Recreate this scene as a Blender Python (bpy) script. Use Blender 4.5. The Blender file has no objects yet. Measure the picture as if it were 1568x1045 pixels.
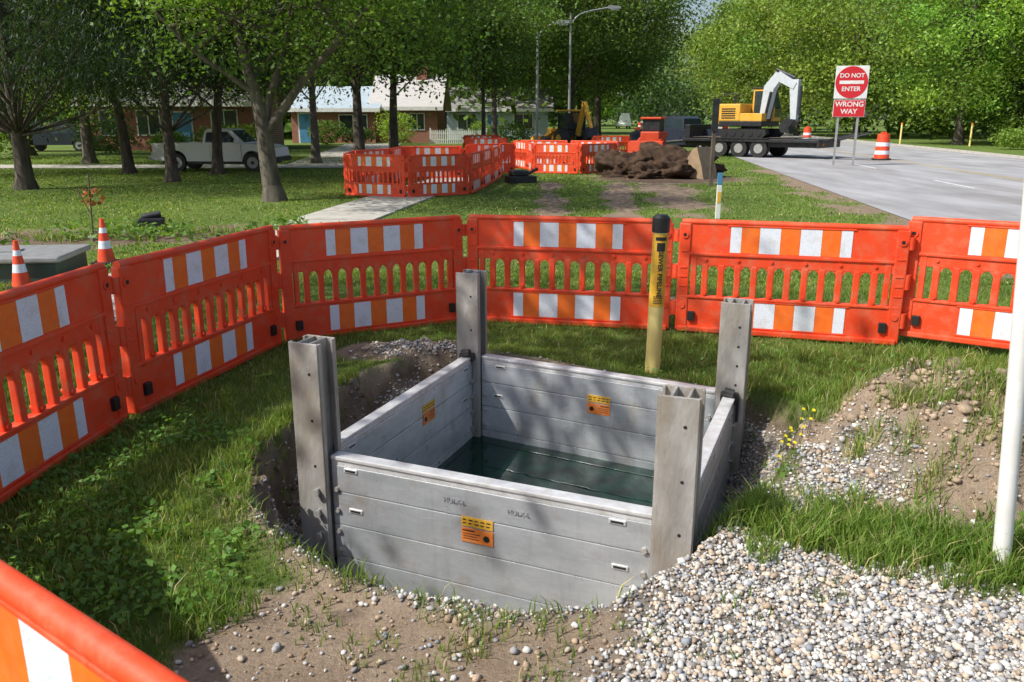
import bpy, bmesh, math, random
import numpy as np
from mathutils import Vector, Matrix
random.seed(5)
RNG=np.random.default_rng(7)
scene=bpy.context.scene
COL=scene.collection

# ------------------------------------------------------------------ camera
cam=bpy.data.cameras.new('camera'); camo=bpy.data.objects.new('camera',cam); COL.objects.link(camo)
camo.location=(0,0,1.8); camo.rotation_euler=(math.radians(90-15.1),0,0)
cam.sensor_width=36; cam.lens=29.04; cam.clip_end=2000; cam.clip_start=.05
cam.dof.use_dof=True; cam.dof.focus_distance=5.2; cam.dof.aperture_fstop=9.0
scene.camera=camo
scene.view_settings.view_transform='Standard'; scene.view_settings.look='None'; scene.view_settings.exposure=0

# ------------------------------------------------------------------ light
S=Vector((-.76,-.32,.90)).normalized()
w=bpy.data.worlds.new('World'); scene.world=w; w.use_nodes=True
nt=w.node_tree; bg=nt.nodes['Background']
sky=nt.nodes.new('ShaderNodeTexSky'); sky.sky_type='NISHITA'; sky.sun_disc=False
sky.sun_elevation=math.asin(S.z); sky.sun_rotation=math.atan2(S.x,S.y)
sky.air_density=1.0; sky.dust_density=3.0
nt.links.new(sky.outputs[0],bg.inputs[0]); bg.inputs[1].default_value=.15
sl=bpy.data.lights.new('sun','SUN'); so=bpy.data.objects.new('sun',sl); COL.objects.link(so)
sl.energy=5.0; sl.angle=math.radians(.5); sl.color=(1,.97,.90)
so.rotation_euler=S.to_track_quat('Z','Y').to_euler()

# ------------------------------------------------------------------ materials
def nodes(name):
    m=bpy.data.materials.new(name); m.use_nodes=True
    t=m.node_tree; b=t.nodes['Principled BSDF']; return m,t,b
def pmat(name,c1,c2=None,scale=6,rough=.6,metal=0,bump=0,bscale=None,spec=.5,dirt=None,dscale=2.5,damt=.5,stretch=None,dlo=.48):
    m,t,b=nodes(name); L=t.links
    c2=c2 or tuple(min(1,x*.75) for x in c1)
    tc=t.nodes.new('ShaderNodeTexCoord'); src=tc.outputs['Object']
    if stretch:
        mp=t.nodes.new('ShaderNodeMapping'); mp.inputs['Scale'].default_value=stretch
        L.new(src,mp.inputs[0]); src=mp.outputs[0]
    n=t.nodes.new('ShaderNodeTexNoise'); n.inputs['Scale'].default_value=scale; n.inputs['Detail'].default_value=6
    L.new(src,n.inputs['Vector'])
    r=t.nodes.new('ShaderNodeValToRGB'); r.color_ramp.elements[0].position=.35; r.color_ramp.elements[1].position=.65
    r.color_ramp.elements[0].color=(*c2,1); r.color_ramp.elements[1].color=(*c1,1)
    L.new(n.outputs[0],r.inputs[0]); out=r.outputs[0]
    if dirt:
        n2=t.nodes.new('ShaderNodeTexNoise'); n2.inputs['Scale'].default_value=dscale; n2.inputs['Detail'].default_value=9; n2.inputs['Roughness'].default_value=.7
        L.new(src,n2.inputs['Vector'])
        r2=t.nodes.new('ShaderNodeValToRGB'); r2.color_ramp.elements[0].position=dlo; r2.color_ramp.elements[1].position=.72
        r2.color_ramp.elements[1].color=(damt,damt,damt,1)
        L.new(n2.outputs[0],r2.inputs[0])
        mx=t.nodes.new('ShaderNodeMixRGB'); mx.inputs[2].default_value=(*dirt,1)
        L.new(r2.outputs[0],mx.inputs[0]); L.new(out,mx.inputs[1]); out=mx.outputs[0]
        mr=t.nodes.new('ShaderNodeMapRange'); mr.inputs[3].default_value=rough; mr.inputs[4].default_value=min(1,rough+.35)
        L.new(n2.outputs[0],mr.inputs[0]); L.new(mr.outputs[0],b.inputs['Roughness'])
    else: b.inputs['Roughness'].default_value=rough
    L.new(out,b.inputs['Base Color'])
    b.inputs['Metallic'].default_value=metal
    b.inputs['Specular IOR Level'].default_value=spec
    if bump:
        nb=t.nodes.new('ShaderNodeTexNoise'); nb.inputs['Scale'].default_value=bscale or scale*4; nb.inputs['Detail'].default_value=6
        L.new(src,nb.inputs['Vector'])
        bp=t.nodes.new('ShaderNodeBump'); bp.inputs['Strength'].default_value=bump; bp.inputs['Distance'].default_value=.01
        L.new(nb.outputs[0],bp.inputs['Height']); L.new(bp.outputs[0],b.inputs['Normal'])
    return m
def attrmat(name,rough=.8,trans=0.0,bump=0,bscale=60,spec=.3):
    m,t,b=nodes(name); L=t.links
    a=t.nodes.new('ShaderNodeAttribute'); a.attribute_name='Col'
    L.new(a.outputs['Color'],b.inputs['Base Color']); b.inputs['Roughness'].default_value=rough
    b.inputs['Specular IOR Level'].default_value=spec
    if trans>0:
        tr=t.nodes.new('ShaderNodeBsdfTranslucent'); 
        mul=t.nodes.new('ShaderNodeMixRGB'); mul.blend_type='MULTIPLY'; mul.inputs[0].default_value=1; mul.inputs[2].default_value=(1.7,1.6,.7,1)
        L.new(a.outputs['Color'],mul.inputs[1]); L.new(mul.outputs[0],tr.inputs[0])
        ms=t.nodes.new('ShaderNodeMixShader'); ms.inputs[0].default_value=trans
        L.new(b.outputs[0],ms.inputs[1]); L.new(tr.outputs[0],ms.inputs[2]); L.new(ms.outputs[0],t.nodes['Material Output'].inputs[0])
    if bump:
        tc=t.nodes.new('ShaderNodeTexCoord'); n=t.nodes.new('ShaderNodeTexNoise'); n.inputs['Scale'].default_value=bscale
        L.new(tc.outputs['Object'],n.inputs['Vector'])
        bp=t.nodes.new('ShaderNodeBump'); bp.inputs['Strength'].default_value=bump; bp.inputs['Distance'].default_value=.01
        L.new(n.outputs[0],bp.inputs['Height']); L.new(bp.outputs[0],b.inputs['Normal'])
    return m
M_leaf=attrmat('leaf',.5,.38); M_blade=attrmat('grass_blade',.5,.35); M_stone=attrmat('gravel_stone',.85,0,.3,120)
M_bark=pmat('bark',(.12,.095,.075),(.05,.04,.032),9,.95,bump=1,bscale=14,stretch=(1,1,.25))
M_barkg=pmat('bark_grey',(.15,.128,.10),(.065,.054,.043),9,.95,bump=1,bscale=14,stretch=(1,1,.3))
M_or=pmat('orange_plastic',(.88,.078,.018),(.80,.058,.013),3,.36,bump=.12,bscale=60,dirt=(.55,.22,.12),dscale=9,damt=.55)
M_forg=pmat('orange_reflective',(.95,.19,.02),(.9,.15,.015),20,.3,dirt=(.6,.25,.12),dscale=14,damt=.3)
def refl():
    m,t,b=nodes('white_reflective'); L=t.links
    tc=t.nodes.new('ShaderNodeTexCoord'); v=t.nodes.new('ShaderNodeTexVoronoi'); v.inputs['Scale'].default_value=55; v.feature='DISTANCE_TO_EDGE'
    L.new(tc.outputs['Object'],v.inputs['Vector'])
    r=t.nodes.new('ShaderNodeValToRGB'); r.color_ramp.elements[0].position=0; r.color_ramp.elements[0].color=(.66,.70,.78,1); r.color_ramp.elements[1].position=.1; r.color_ramp.elements[1].color=(.82,.86,.95,1)
    L.new(v.outputs[0],r.inputs[0])
    n=t.nodes.new('ShaderNodeTexNoise'); n.inputs['Scale'].default_value=11; n.inputs['Detail'].default_value=8; L.new(tc.outputs['Object'],n.inputs['Vector'])
    r2=t.nodes.new('ShaderNodeValToRGB'); r2.color_ramp.elements[0].position=.55; r2.color_ramp.elements[1].position=.75; r2.color_ramp.elements[1].color=(.4,.4,.4,1); L.new(n.outputs[0],r2.inputs[0])
    mx=t.nodes.new('ShaderNodeMixRGB'); mx.inputs[2].default_value=(.55,.48,.40,1); L.new(r2.outputs[0],mx.inputs[0]); L.new(r.outputs[0],mx.inputs[1])
    L.new(mx.outputs[0],b.inputs['Base Color']); b.inputs['Roughness'].default_value=.3
    return m
M_wr=refl()
M_blk=pmat('black_rubber',(.025,.025,.027),(.015,.015,.015),8,.5,bump=.2)
def alumat():
    m,t,b=nodes('aluminium'); L=t.links
    tc=t.nodes.new('ShaderNodeTexCoord')
    def noise(s,st=(1,1,1),d=8,r=.65):
        mp=t.nodes.new('ShaderNodeMapping'); mp.inputs['Scale'].default_value=st; L.new(tc.outputs['Object'],mp.inputs[0])
        n=t.nodes.new('ShaderNodeTexNoise'); n.inputs['Scale'].default_value=s; n.inputs['Detail'].default_value=d; n.inputs['Roughness'].default_value=r
        L.new(mp.outputs[0],n.inputs['Vector']); return n.outputs[0]
    def ramp(src,p0,c0,p1,c1):
        r=t.nodes.new('ShaderNodeValToRGB'); r.color_ramp.elements[0].position=p0; r.color_ramp.elements[1].position=p1
        r.color_ramp.elements[0].color=(*c0,1); r.color_ramp.elements[1].color=(*c1,1); L.new(src,r.inputs[0]); return r.outputs[0]
    def mix(f,a,c):
        x=t.nodes.new('ShaderNodeMixRGB'); L.new(f,x.inputs[0])
        L.new(a,x.inputs[1])
        x.inputs[2].default_value=(*c,1)
        return x.outputs[0]
    base=ramp(noise(3,(1,1,3)),.35,(.54,.57,.60),.65,(.72,.75,.77))
    st=ramp(noise(14,(1,1,.12)),.52,(0,0,0),.75,(.5,.5,.5))
    c=mix(st,base,(.44,.43,.42))
    dirt=ramp(noise(4.5),.55,(0,0,0),.72,(.7,.7,.7)); c=mix(dirt,c,(.44,.38,.30))
    sc=ramp(noise(55,(.15,.15,2),4),.64,(0,0,0),.70,(.8,.8,.8)); c=mix(sc,c,(.88,.89,.90))
    L.new(c,b.inputs['Base Color']); b.inputs['Metallic'].default_value=.55
    rg=ramp(noise(9),.3,(.24,.24,.24),.7,(.46,.46,.46)); L.new(rg,b.inputs['Roughness'])
    bp=t.nodes.new('ShaderNodeBump'); bp.inputs['Strength'].default_value=.3; bp.inputs['Distance'].default_value=.006
    L.new(noise(22),bp.inputs['Height']); L.new(bp.outputs[0],b.inputs['Normal']); return m
M_alu=alumat()
M_alucap=pmat('aluminium_edge',(.86,.86,.86),(.68,.68,.67),14,.26,.4,bump=.2,dirt=(.45,.39,.3),dscale=8,damt=.6)
M_post=pmat('galvanised_post',(.52,.505,.48),(.34,.325,.30),8,.38,.35,bump=.4,bscale=50,dirt=(.30,.23,.15),dscale=5,damt=.8,stretch=(1,1,.4),dlo=.42)
M_yel=pmat('yellow_label',(.80,.45,.03),(.7,.38,.03),30,.5,dirt=(.4,.3,.15),dscale=20,damt=.5)
M_ylp=pmat('yellow_post_plastic',(.87,.71,.26),(.80,.63,.21),6,.4,dirt=(.5,.38,.16),dscale=6,damt=.35)
M_orl=pmat('orange_label',(.80,.22,.03),(.7,.19,.02),30,.5,dirt=(.4,.3,.2),dscale=20,damt=.5)
M_ink=pmat('black_print',(.02,.02,.02),None,8,.5)
M_white=pmat('white_paint',(.80,.80,.78),(.7,.7,.67),5,.4,dirt=(.42,.38,.32),dscale=4,damt=.35)
M_carw=pmat('car_paint_white',(.82,.83,.84),(.78,.79,.80),2,.2)
M_dark=pmat('dark_metal',(.045,.045,.05),(.025,.025,.03),6,.4,.3)
M_glass=pmat('window_glass',(.02,.03,.035),(.03,.045,.05),1,.05,spec=.8)
M_conc=pmat('concrete',(.50,.475,.43),(.40,.38,.34),2.5,.9,bump=.4,bscale=50,dirt=(.30,.25,.19),dscale=1.5,damt=.5)
def brick():
    m,t,b=nodes('red_brick'); L=t.links
    tc=t.nodes.new('ShaderNodeTexCoord'); mp=t.nodes.new('ShaderNodeMapping'); mp.inputs['Rotation'].default_value=(math.pi/2,0,0)
    k=t.nodes.new('ShaderNodeTexBrick'); k.inputs['Scale'].default_value=4
    k.inputs['Color1'].default_value=(.25,.07,.045,1); k.inputs['Color2'].default_value=(.34,.115,.07,1); k.inputs['Mortar'].default_value=(.33,.27,.23,1)
    L.new(tc.outputs['Object'],mp.inputs[0]); L.new(mp.outputs[0],k.inputs[0]); L.new(k.outputs[0],b.inputs['Base Color']); b.inputs['Roughness'].default_value=.9
    return m
M_brick=brick()
M_roofl=pmat('roof_light',(.52,.50,.48),(.42,.41,.40),2,.8,stretch=(1,6,6))
M_roofd=pmat('roof_shingle',(.27,.26,.25),(.2,.195,.19),4,.9,stretch=(1,6,6))
M_side=pmat('pale_siding',(.40,.48,.53),(.34,.41,.46),3,.7)
M_blue=pmat('blue_door',(.08,.25,.45),None,3,.5)
M_red=pmat('sign_red',(.62,.02,.03),(.55,.018,.025),2,.35)
M_steel=pmat('steel_grey',(.42,.42,.42),(.33,.33,.33),10,.45,.4)
M_exy=pmat('machine_yellow',(.80,.44,.04),(.68,.34,.03),3,.4,dirt=(.28,.2,.12),dscale=3,damt=.6)
M_exg=pmat('machine_silver',(.62,.66,.70),(.48,.52,.56),3,.35,.1,dirt=(.2,.18,.15),dscale=3,damt=.6)
M_exr=pmat('machine_red',(.65,.07,.02),(.5,.055,.02),3,.4)
M_wood=pmat('weathered_wood',(.15,.115,.085),(.08,.06,.045),10,.9,stretch=(1,1,.2))
M_green=pmat('dark_green_paint',(.055,.085,.07),(.04,.065,.055),5,.5)
M_tan=pmat('tan_bucket',(.36,.25,.15),(.25,.18,.11),5,.7)
M_yflow=pmat('flower_yellow',(.9,.75,.02),None,5,.6)

# ------------------------------------------------------------------ numpy helpers
def hsh(xi,yi,seed):
    h=(xi.astype(np.int64)*374761393+yi.astype(np.int64)*668265263+seed*144269)&0xffffffff
    h=((h^(h>>13))*1274126177)&0xffffffff
    return ((h^(h>>16))&0xffffff)/float(0xffffff)
def vn(x,y,s,seed=0):
    x=np.asarray(x,float)/s+1000; y=np.asarray(y,float)/s+1000
    xi=np.floor(x); yi=np.floor(y); fx=x-xi; fy=y-yi
    fx=fx*fx*(3-2*fx); fy=fy*fy*(3-2*fy)
    a=hsh(xi,yi,seed); b=hsh(xi+1,yi,seed); c=hsh(xi,yi+1,seed); d=hsh(xi+1,yi+1,seed)
    return (a*(1-fx)+b*fx)*(1-fy)+(c*(1-fx)+d*fx)*fy-.5
def fbm(x,y,s,seed=0,o=4):
    r=0;a=1
    for i in range(o): r=r+a*vn(x,y,s/2**i,seed+i*17); a*=.55
    return r
def sm(a,b,x):
    t=np.clip((x-a)/(b-a),0,1); return t*t*(3-2*t)
def sdpoly(x,y,P):
    P=np.array(P,float); n=len(P); d=np.full(x.shape,1e9); ins=np.zeros(x.shape,bool)
    for i in range(n):
        ax,ay=P[i]; bx,by=P[(i+1)%n]
        ex,ey=bx-ax,by-ay; wx,wy=x-ax,y-ay
        t=np.clip((wx*ex+wy*ey)/(ex*ex+ey*ey),0,1)
        d=np.minimum(d,(wx-ex*t)**2+(wy-ey*t)**2)
        c=((ay>y)!=(by>y))
        with np.errstate(divide='ignore',invalid='ignore'):
            xx=(bx-ax)*(y-ay)/((by-ay) if by!=ay else 1e-9)+ax
        ins^=(c&(x<xx))
    d=np.sqrt(d); return np.where(ins,-d,d)
def segd(x,y,a,b):
    ex,ey=b[0]-a[0],b[1]-a[1]; wx,wy=x-a[0],y-a[1]
    t=np.clip((wx*ex+wy*ey)/(ex*ex+ey*ey),0,1); return np.hypot(wx-ex*t,wy-ey*t)
def npmesh(name,V,F,mat,col=None,smooth=False,parent=None,attrs=None,link=True):
    V=np.asarray(V,np.float32); F=np.asarray(F,np.int32)
    me=bpy.data.meshes.new(name); me.vertices.add(len(V)); me.vertices.foreach_set('co',V.ravel())
    n,k=F.shape; me.loops.add(n*k); me.loops.foreach_set('vertex_index',F.ravel())
    me.polygons.add(n); me.polygons.foreach_set('loop_start',np.arange(0,n*k,k,dtype=np.int32))
    try: me.polygons.foreach_set('loop_total',np.full(n,k,np.int32))
    except Exception: pass
    me.update(calc_edges=True)
    if smooth: me.polygons.foreach_set('use_smooth',np.ones(n,bool))
    if col is not None:
        c=np.ones((len(V),4),np.float32); c[:,:3]=np.clip(col,0,1)
        a=me.color_attributes.new('Col','FLOAT_COLOR','POINT'); a.data.foreach_set('color',c.ravel())
    if attrs:
        for k2,v in attrs.items():
            a=me.attributes.new(k2,'FLOAT','POINT'); a.data.foreach_set('value',v.astype(np.float32))
    me.materials.append(mat)
    o=bpy.data.objects.new(name,me); COL.objects.link(o)
    if parent: o.parent=parent
    return o
def empty(name,loc=(0,0,0),rz=0,sc=1):
    e=bpy.data.objects.new(name,None); e.location=loc; e.rotation_euler=(0,0,rz); e.scale=(sc,sc,sc); COL.objects.link(e); return e

# ------------------------------------------------------------------ mesh builder
class MB:
    def __init__(s): s.v=[];s.f=[];s.m=[];s.sm=[];s.mats=[]
    def mi(s,m):
        if m not in s.mats: s.mats.append(m)
        return s.mats.index(m)
    def raw(s,V,F,mat,M=None,smooth=False):
        o=len(s.v); k=s.mi(mat)
        for p in V:
            p=Vector(p); s.v.append(tuple(M@p) if M else tuple(p))
        for f in F: s.f.append([i+o for i in f]); s.m.append(k); s.sm.append(smooth)
    def box(s,lo,hi,mat,bev=0,M=None):
        bm=bmesh.new(); bmesh.ops.create_cube(bm,size=1)
        c=[(a+b)/2 for a,b in zip(lo,hi)]; d=[abs(b-a) for a,b in zip(lo,hi)]
        for v in bm.verts: v.co=Vector((v.co.x*d[0]+c[0],v.co.y*d[1]+c[1],v.co.z*d[2]+c[2]))
        if bev: bmesh.ops.bevel(bm,geom=bm.edges[:],offset=bev,segments=2,affect='EDGES',profile=.6)
        bm.verts.index_update()
        s.raw([v.co.copy() for v in bm.verts],[[v.index for v in f.verts] for f in bm.faces],mat,M); bm.free()
    def cyl(s,p0,p1,r0,mat,r1=None,n=16,M=None,cap=True,smooth=True):
        r1=r0 if r1 is None else r1
        p0=Vector(p0);p1=Vector(p1); d=(p1-p0).normalized()
        u=d.orthogonal().normalized(); w=d.cross(u)
        V=[]
        for p,r in((p0,r0),(p1,r1)):
            for i in range(n):
                a=2*math.pi*i/n; V.append(p+u*(r*math.cos(a))+w*(r*math.sin(a)))
        F=[[i,(i+1)%n,n+(i+1)%n,n+i] for i in range(n)]
        s.raw(V,F,mat,M,smooth)
        if cap: s.raw(V,[list(range(n))[::-1],list(range(n,2*n))],mat,M)
    def prism(s,P,y0,y1,mat,M=None,taper=None):
        n=len(P); V=[(a,y0,b) for a,b in P]+[(a,y1,b) for a,b in P]
        if taper:
            V=[]
            for yy,sg in((y0,1),(y1,-1)):
                for a,b in P: V.append((a,yy+sg*taper(b),b))
        F=[list(range(n)),list(range(n,2*n))[::-1]]+[[i,n+i,n+(i+1)%n,(i+1)%n] for i in range(n)]
        s.raw(V,F,mat,M)
    def beam(s,p0,p1,wy,h0,h1,mat,M=None):
        p0=Vector(p0);p1=Vector(p1); d=(p1-p0).normalized(); side=Vector((0,1,0)); up=side.cross(d).normalized()
        V=[]
        for p,h in((p0,h0),(p1,h1)):
            for a,b in((-1,-1),(1,-1),(1,1),(-1,1)): V.append(p+side*(a*wy/2)+up*(b*h/2))
        s.raw(V,[[0,1,2,3],[7,6,5,4],[0,4,5,1],[1,5,6,2],[2,6,7,3],[3,7,4,0]],mat,M)
    def mesh(s,name):
        me=bpy.data.meshes.new(name); me.from_pydata(s.v,[],s.f)
        for m in s.mats: me.materials.append(m)
        me.polygons.foreach_set('material_index',s.m); me.polygons.foreach_set('use_smooth',s.sm)
        bm=bmesh.new(); bm.from_mesh(me); bmesh.ops.recalc_face_normals(bm,faces=bm.faces[:]); bm.to_mesh(me); bm.free()
        me.update(); return me
    def obj(s,name,loc=(0,0,0),rz=0,sc=1,parent=None):
        o=bpy.data.objects.new(name,s.mesh(name)); o.location=loc; o.rotation_euler=(0,0,rz); o.scale=(sc,sc,sc) if not isinstance(sc,tuple) else sc
        COL.objects.link(o)
        if parent: o.parent=parent
        return o

# ------------------------------------------------------------------ layout
FL=(-1.02,4.07); FR=(.725,3.33); BR=(1.41,5.04); BL=(-.295,5.95)
BOX=[FL,FR,BR,BL]
PIT=[(-1.02,3.30),(-.65,2.94),(-.36,2.78),(.04,2.70),(.36,2.72),(.66,2.93),(.93,3.3),(1.22,3.7),(1.55,4.2),(1.8,4.75),(1.68,5.15),(1.5,5.32),(.65,5.72),(-.2,6.2),(-.75,6.15),(-1.08,5.6),(-1.2,5.2),(-1.30,4.83),(-1.40,4.22),(-1.28,3.7)]
def roadc(y): return 11.6+.135*y
def height(x,y):
    x=np.asarray(x,float); y=np.asarray(y,float)
    near=1-sm(9,12,y)
    h=near*(.035*fbm(x,y,1.6,3)+.012*vn(x,y,.22,5))
    left=sm(-.75,-1.1,x)
    d=sdpoly(x,y,PIT)+.06*fbm(x,y,.3,9,3)+left*.07*fbm(x,y,.16,11,3)
    k=1.35+2.6*left
    mx=.82-.38*left
    pit=-np.minimum(mx,np.maximum(0,-d)*k)
    lip=.03*np.exp(-(np.maximum(d,0)/.12)**2)*(d>-.02)
    h=h*(d>-.05)+pit+lip+(.025+.03*left)*fbm(x,y,.12,31,4)*(d<0)
    rx=(x-2.42)*.93+(y-4.15)*.36; ry=-(x-2.42)*.36+(y-4.15)*.93
    q=np.sqrt((rx/.74)**2+(ry/.80)**2)+.28*fbm(x,y,.35,21)
    m=sm(1.1,.45,q)
    h=h+m*(.35+.14*fbm(x,y,.22,23)+.07*vn(x,y,.07,25))
    h=h+.05*sm(1.9,1.0,q)*(1-m)*(d>0)
    g=np.hypot((x+.75)/.5,(y-6.35)/.25); h=h+.06*sm(1.2,.2,g)*(1+fbm(x,y,.1,41))
    return h
def mulchd(x,y): return segd(x,y,(-12,10.8),(-4.7,13.6))
def masks(x,y):
    x=np.asarray(x,float); y=np.asarray(y,float)
    d=sdpoly(x,y,PIT); n1=fbm(x,y,.5,51); n2=fbm(x,y,.18,53,3)
    A=sdpoly(x,y,[(-1.12,1.5),(-1.15,2.5),(-1.12,2.75),(-.95,2.95),(-1.12,3.3),(-1.5,3.6),(-1.2,3.9),(.9,3.4),(1.05,3.2),(1.5,2.95),(1.9,2.75),(2.6,2.4),(3,1)])
    dirt=sm(.07,-.07,A+.12*n1+.05*n2)
    mnd=np.sqrt(((x-2.25)/.8)**2+((y-4.0)/.76)**2)
    dirt=np.maximum(dirt,sm(1.15,.85,mnd+.35*n1+.2*n2))
    dirt=np.maximum(dirt,sm(.05,-.05,d+.08*n1))
    B=sdpoly(x,y,[(.95,3.35),(1.2,3.5),(1.7,3.6),(2.3,3.45),(2.4,4.2),(1.8,4.3),(1.5,4.1)])
    dirt=np.maximum(dirt,sm(.06,-.06,B+.15*n1))
    dirt=np.maximum(dirt,sm(1.2,.9,np.hypot((x+.8)/.55,(y-6.3)/.28)+.4*n1))
    dirt=np.maximum(dirt,sm(1.35,.75,mulchd(x,y)+.9*fbm(x,y,1.2,57))*sm(9.6,10.2,y+0*x))
    for a,b,wd in(((.7,14.5),(1.1,24),.25),((2.0,14),(3.0,24),.28),((3.4,16),(4.4,26),.5),((6.4,8),(8.2,22),.65),((8.2,22),(9.6,32),.5)):
        dirt=np.maximum(dirt,sm(wd*1.5,wd*.6,segd(x,y,a,b)+2.0*wd*fbm(x,y,1.1,61)))
    dirt=np.maximum(dirt,sm(2.6,1.6,np.hypot((x-4.8)/1.1,(y-26)/1.0)+.8*n1))
    dirt=np.maximum(dirt,sm(.5,.3,segd(x,y,(1.6,7.9),(4.2,7.4))+.5*n1)*.8)
    R=sdpoly(x,y,[(.25,2.0),(.4,2.7),(.7,3.0),(.95,3.3),(1.5,2.98),(2.0,2.72),(3,2.3),(3,1.5),(.4,1.5)])
    grav=sm(.16,-.18,R+.30*n1+.14*n2)
    grav=np.maximum(grav,sm(.06,-.03,np.abs(d+.02)-.07+.14*n1)*sm(3.9,3.3,y)*.75)
    G2=sdpoly(x,y,[(1.15,3.5),(1.75,3.5),(2.0,3.7),(1.85,4.2),(1.5,4.2),(1.3,3.8)])
    grav=np.maximum(grav,sm(.08,-.10,G2+.2*n1)*.8)
    grav=np.maximum(grav,sm(-.02,-.12,d)*.85*sm(6.2,5.8,y))
    grav=np.maximum(grav,sm(1.1,.7,np.hypot((x+.72)/.42,(y-6.28)/.2)+.3*n1)*.7)
    return dirt,grav
def sidewalk(x,y): return np.abs(x-(-5.35+.14*y))
def axis(segs):
    out=[]
    for a,b,st in segs: out.append(np.arange(a,b,st))
    return np.concatenate(out)
def geo(a,s,g,n):
    r=[];v=a
    for i in range(n): s*=g; v+=s; r.append(v)
    return np.array(r)
xs=axis([(-12,-3.2,.14),(-3.2,4.0,.03),(4.0,12,.14)]); xs=np.concatenate([-geo(12,.3,1.17,36)[::-1],xs,geo(12,.3,1.17,36)])
ys=axis([(-2,1.9,.3),(1.9,7,.03),(7,9,.06),(9,34,.16)]); ys=np.concatenate([-geo(2,.5,1.25,25)[::-1],ys,geo(34,.4,1.17,38)])
X,Y=np.meshgrid(xs,ys); Z=height(X,Y)
nx,ny=len(xs),len(ys)
idx=np.arange(nx*ny).reshape(ny,nx)
F=np.stack([idx[:-1,:-1],idx[:-1,1:],idx[1:,1:],idx[1:,:-1]],-1).reshape(-1,4)
cx=(X[:-1,:-1]+X[1:,1:]).ravel()/2; cy=(Y[:-1,:-1]+Y[1:,1:]).ravel()/2
keep=sdpoly(cx,cy,BOX)>0
F=F[keep]
D,G=masks(X,Y)
def groundmat():
    m,t,b=nodes('ground_soil_and_turf'); L=t.links
    tc=t.nodes.new('ShaderNodeTexCoord')
    def noise(s,d=6,r=.6):
        n=t.nodes.new('ShaderNodeTexNoise'); n.inputs['Scale'].default_value=s; n.inputs['Detail'].default_value=d; n.inputs['Roughness'].default_value=r
        L.new(tc.outputs['Object'],n.inputs['Vector']); return n.outputs[0]
    def ramp(src,p0,c0,p1,c1):
        r=t.nodes.new('ShaderNodeValToRGB'); r.color_ramp.elements[0].position=p0; r.color_ramp.elements[1].position=p1
        r.color_ramp.elements[0].color=(*c0,1); r.color_ramp.elements[1].color=(*c1,1); L.new(src,r.inputs[0]); return r.outputs[0]
    def mix(f,a,c):
        x=t.nodes.new('ShaderNodeMixRGB'); L.new(f,x.inputs[0]); L.new(a,x.inputs[1]); L.new(c,x.inputs[2]); return x.outputs[0]
    g1=ramp(noise(.35),.35,(.10,.165,.03),.65,(.175,.25,.05)); g2=ramp(noise(30),.3,(.05,.08,.02),.7,(.16,.21,.055))
    gm=t.nodes.new('ShaderNodeMixRGB'); gm.inputs[0].default_value=.45; L.new(g1,gm.inputs[1]); L.new(g2,gm.inputs[2])
    dt=ramp(noise(3.5,10,.7),.3,(.28,.195,.13),.7,(.52,.40,.29)); dt2=ramp(noise(60,4),.3,(.20,.14,.10),.7,(.57,.46,.34))
    dm=t.nodes.new('ShaderNodeMixRGB'); dm.inputs[0].default_value=.35; L.new(dt,dm.inputs[1]); L.new(dt2,dm.inputs[2])
    gr=ramp(noise(70,3),.35,(.16,.14,.12),.65,(.42,.39,.34))
    def attr(n):
        a=t.nodes.new('ShaderNodeAttribute'); a.attribute_name=n; return a.outputs['Fac']
    c=mix(attr('dirt'),gm.outputs[0],dm.outputs[0])
    c=mix(attr('grav'),c,gr)
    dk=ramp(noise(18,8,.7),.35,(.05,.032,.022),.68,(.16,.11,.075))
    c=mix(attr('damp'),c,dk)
    L.new(c,b.inputs['Base Color']); b.inputs['Roughness'].default_value=.95; b.inputs['Specular IOR Level'].default_value=.2
    bp=t.nodes.new('ShaderNodeBump'); bp.inputs['Strength'].default_value=1; bp.inputs['Distance'].default_value=.03
    L.new(noise(40,9,.75),bp.inputs['Height']); L.new(bp.outputs[0],b.inputs['Normal'])
    return m
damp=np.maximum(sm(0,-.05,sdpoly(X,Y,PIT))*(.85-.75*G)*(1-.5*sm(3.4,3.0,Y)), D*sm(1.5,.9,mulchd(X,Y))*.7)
damp=np.maximum(damp,sm(2.6,1.6,np.hypot((X-4.8)/1.1,(Y-26)/1.0))*.9)
damp=np.maximum(damp,D*sm(8,9,Y)*.4)
damp=np.maximum(damp,sm(1.1,.8,np.hypot((X+.8)/.55,(Y-6.3)/.28))*.5)
npmesh('ground',np.stack([X,Y,Z],-1).reshape(-1,3),F,groundmat(),smooth=True,attrs={'dirt':D.ravel(),'grav':G.ravel(),'damp':damp.ravel()})

# ------------------------------------------------------------------ road, sidewalk, driveway
def sheet(name,pts,z,mat):
    o=MB(); o.raw([(a,b,z) for a,b in pts],[list(range(len(pts)))],mat); return o.obj(name)
M_asph=pmat('worn_asphalt',(.40,.40,.41),(.30,.30,.31),.9,.8,bump=.4,bscale=60,dirt=(.17,.15,.135),dscale=.5,damt=.75,stretch=(1.5,.35,1),dlo=.44)
sheet('road',[(roadc(-20)-6.4,-20),(roadc(-20)+6.6,-20),(roadc(500)+6.6,500),(roadc(500)-6.4,500)],.012,M_asph)
M_line=pmat('road_marking_white',(.78,.78,.76),(.48,.48,.47),14,.8)
M_liney=pmat('road_marking_yellow',(.6,.46,.17),(.44,.38,.24),14,.8)
lm=MB()
def strip(off,y0,y1,wd,mat):
    lm.raw([(roadc(y0)+off-wd/2,y0,.017),(roadc(y0)+off+wd/2,y0,.017),(roadc(y1)+off+wd/2,y1,.017),(roadc(y1)+off-wd/2,y1,.017)],[[0,1,2,3]],mat)
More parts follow.
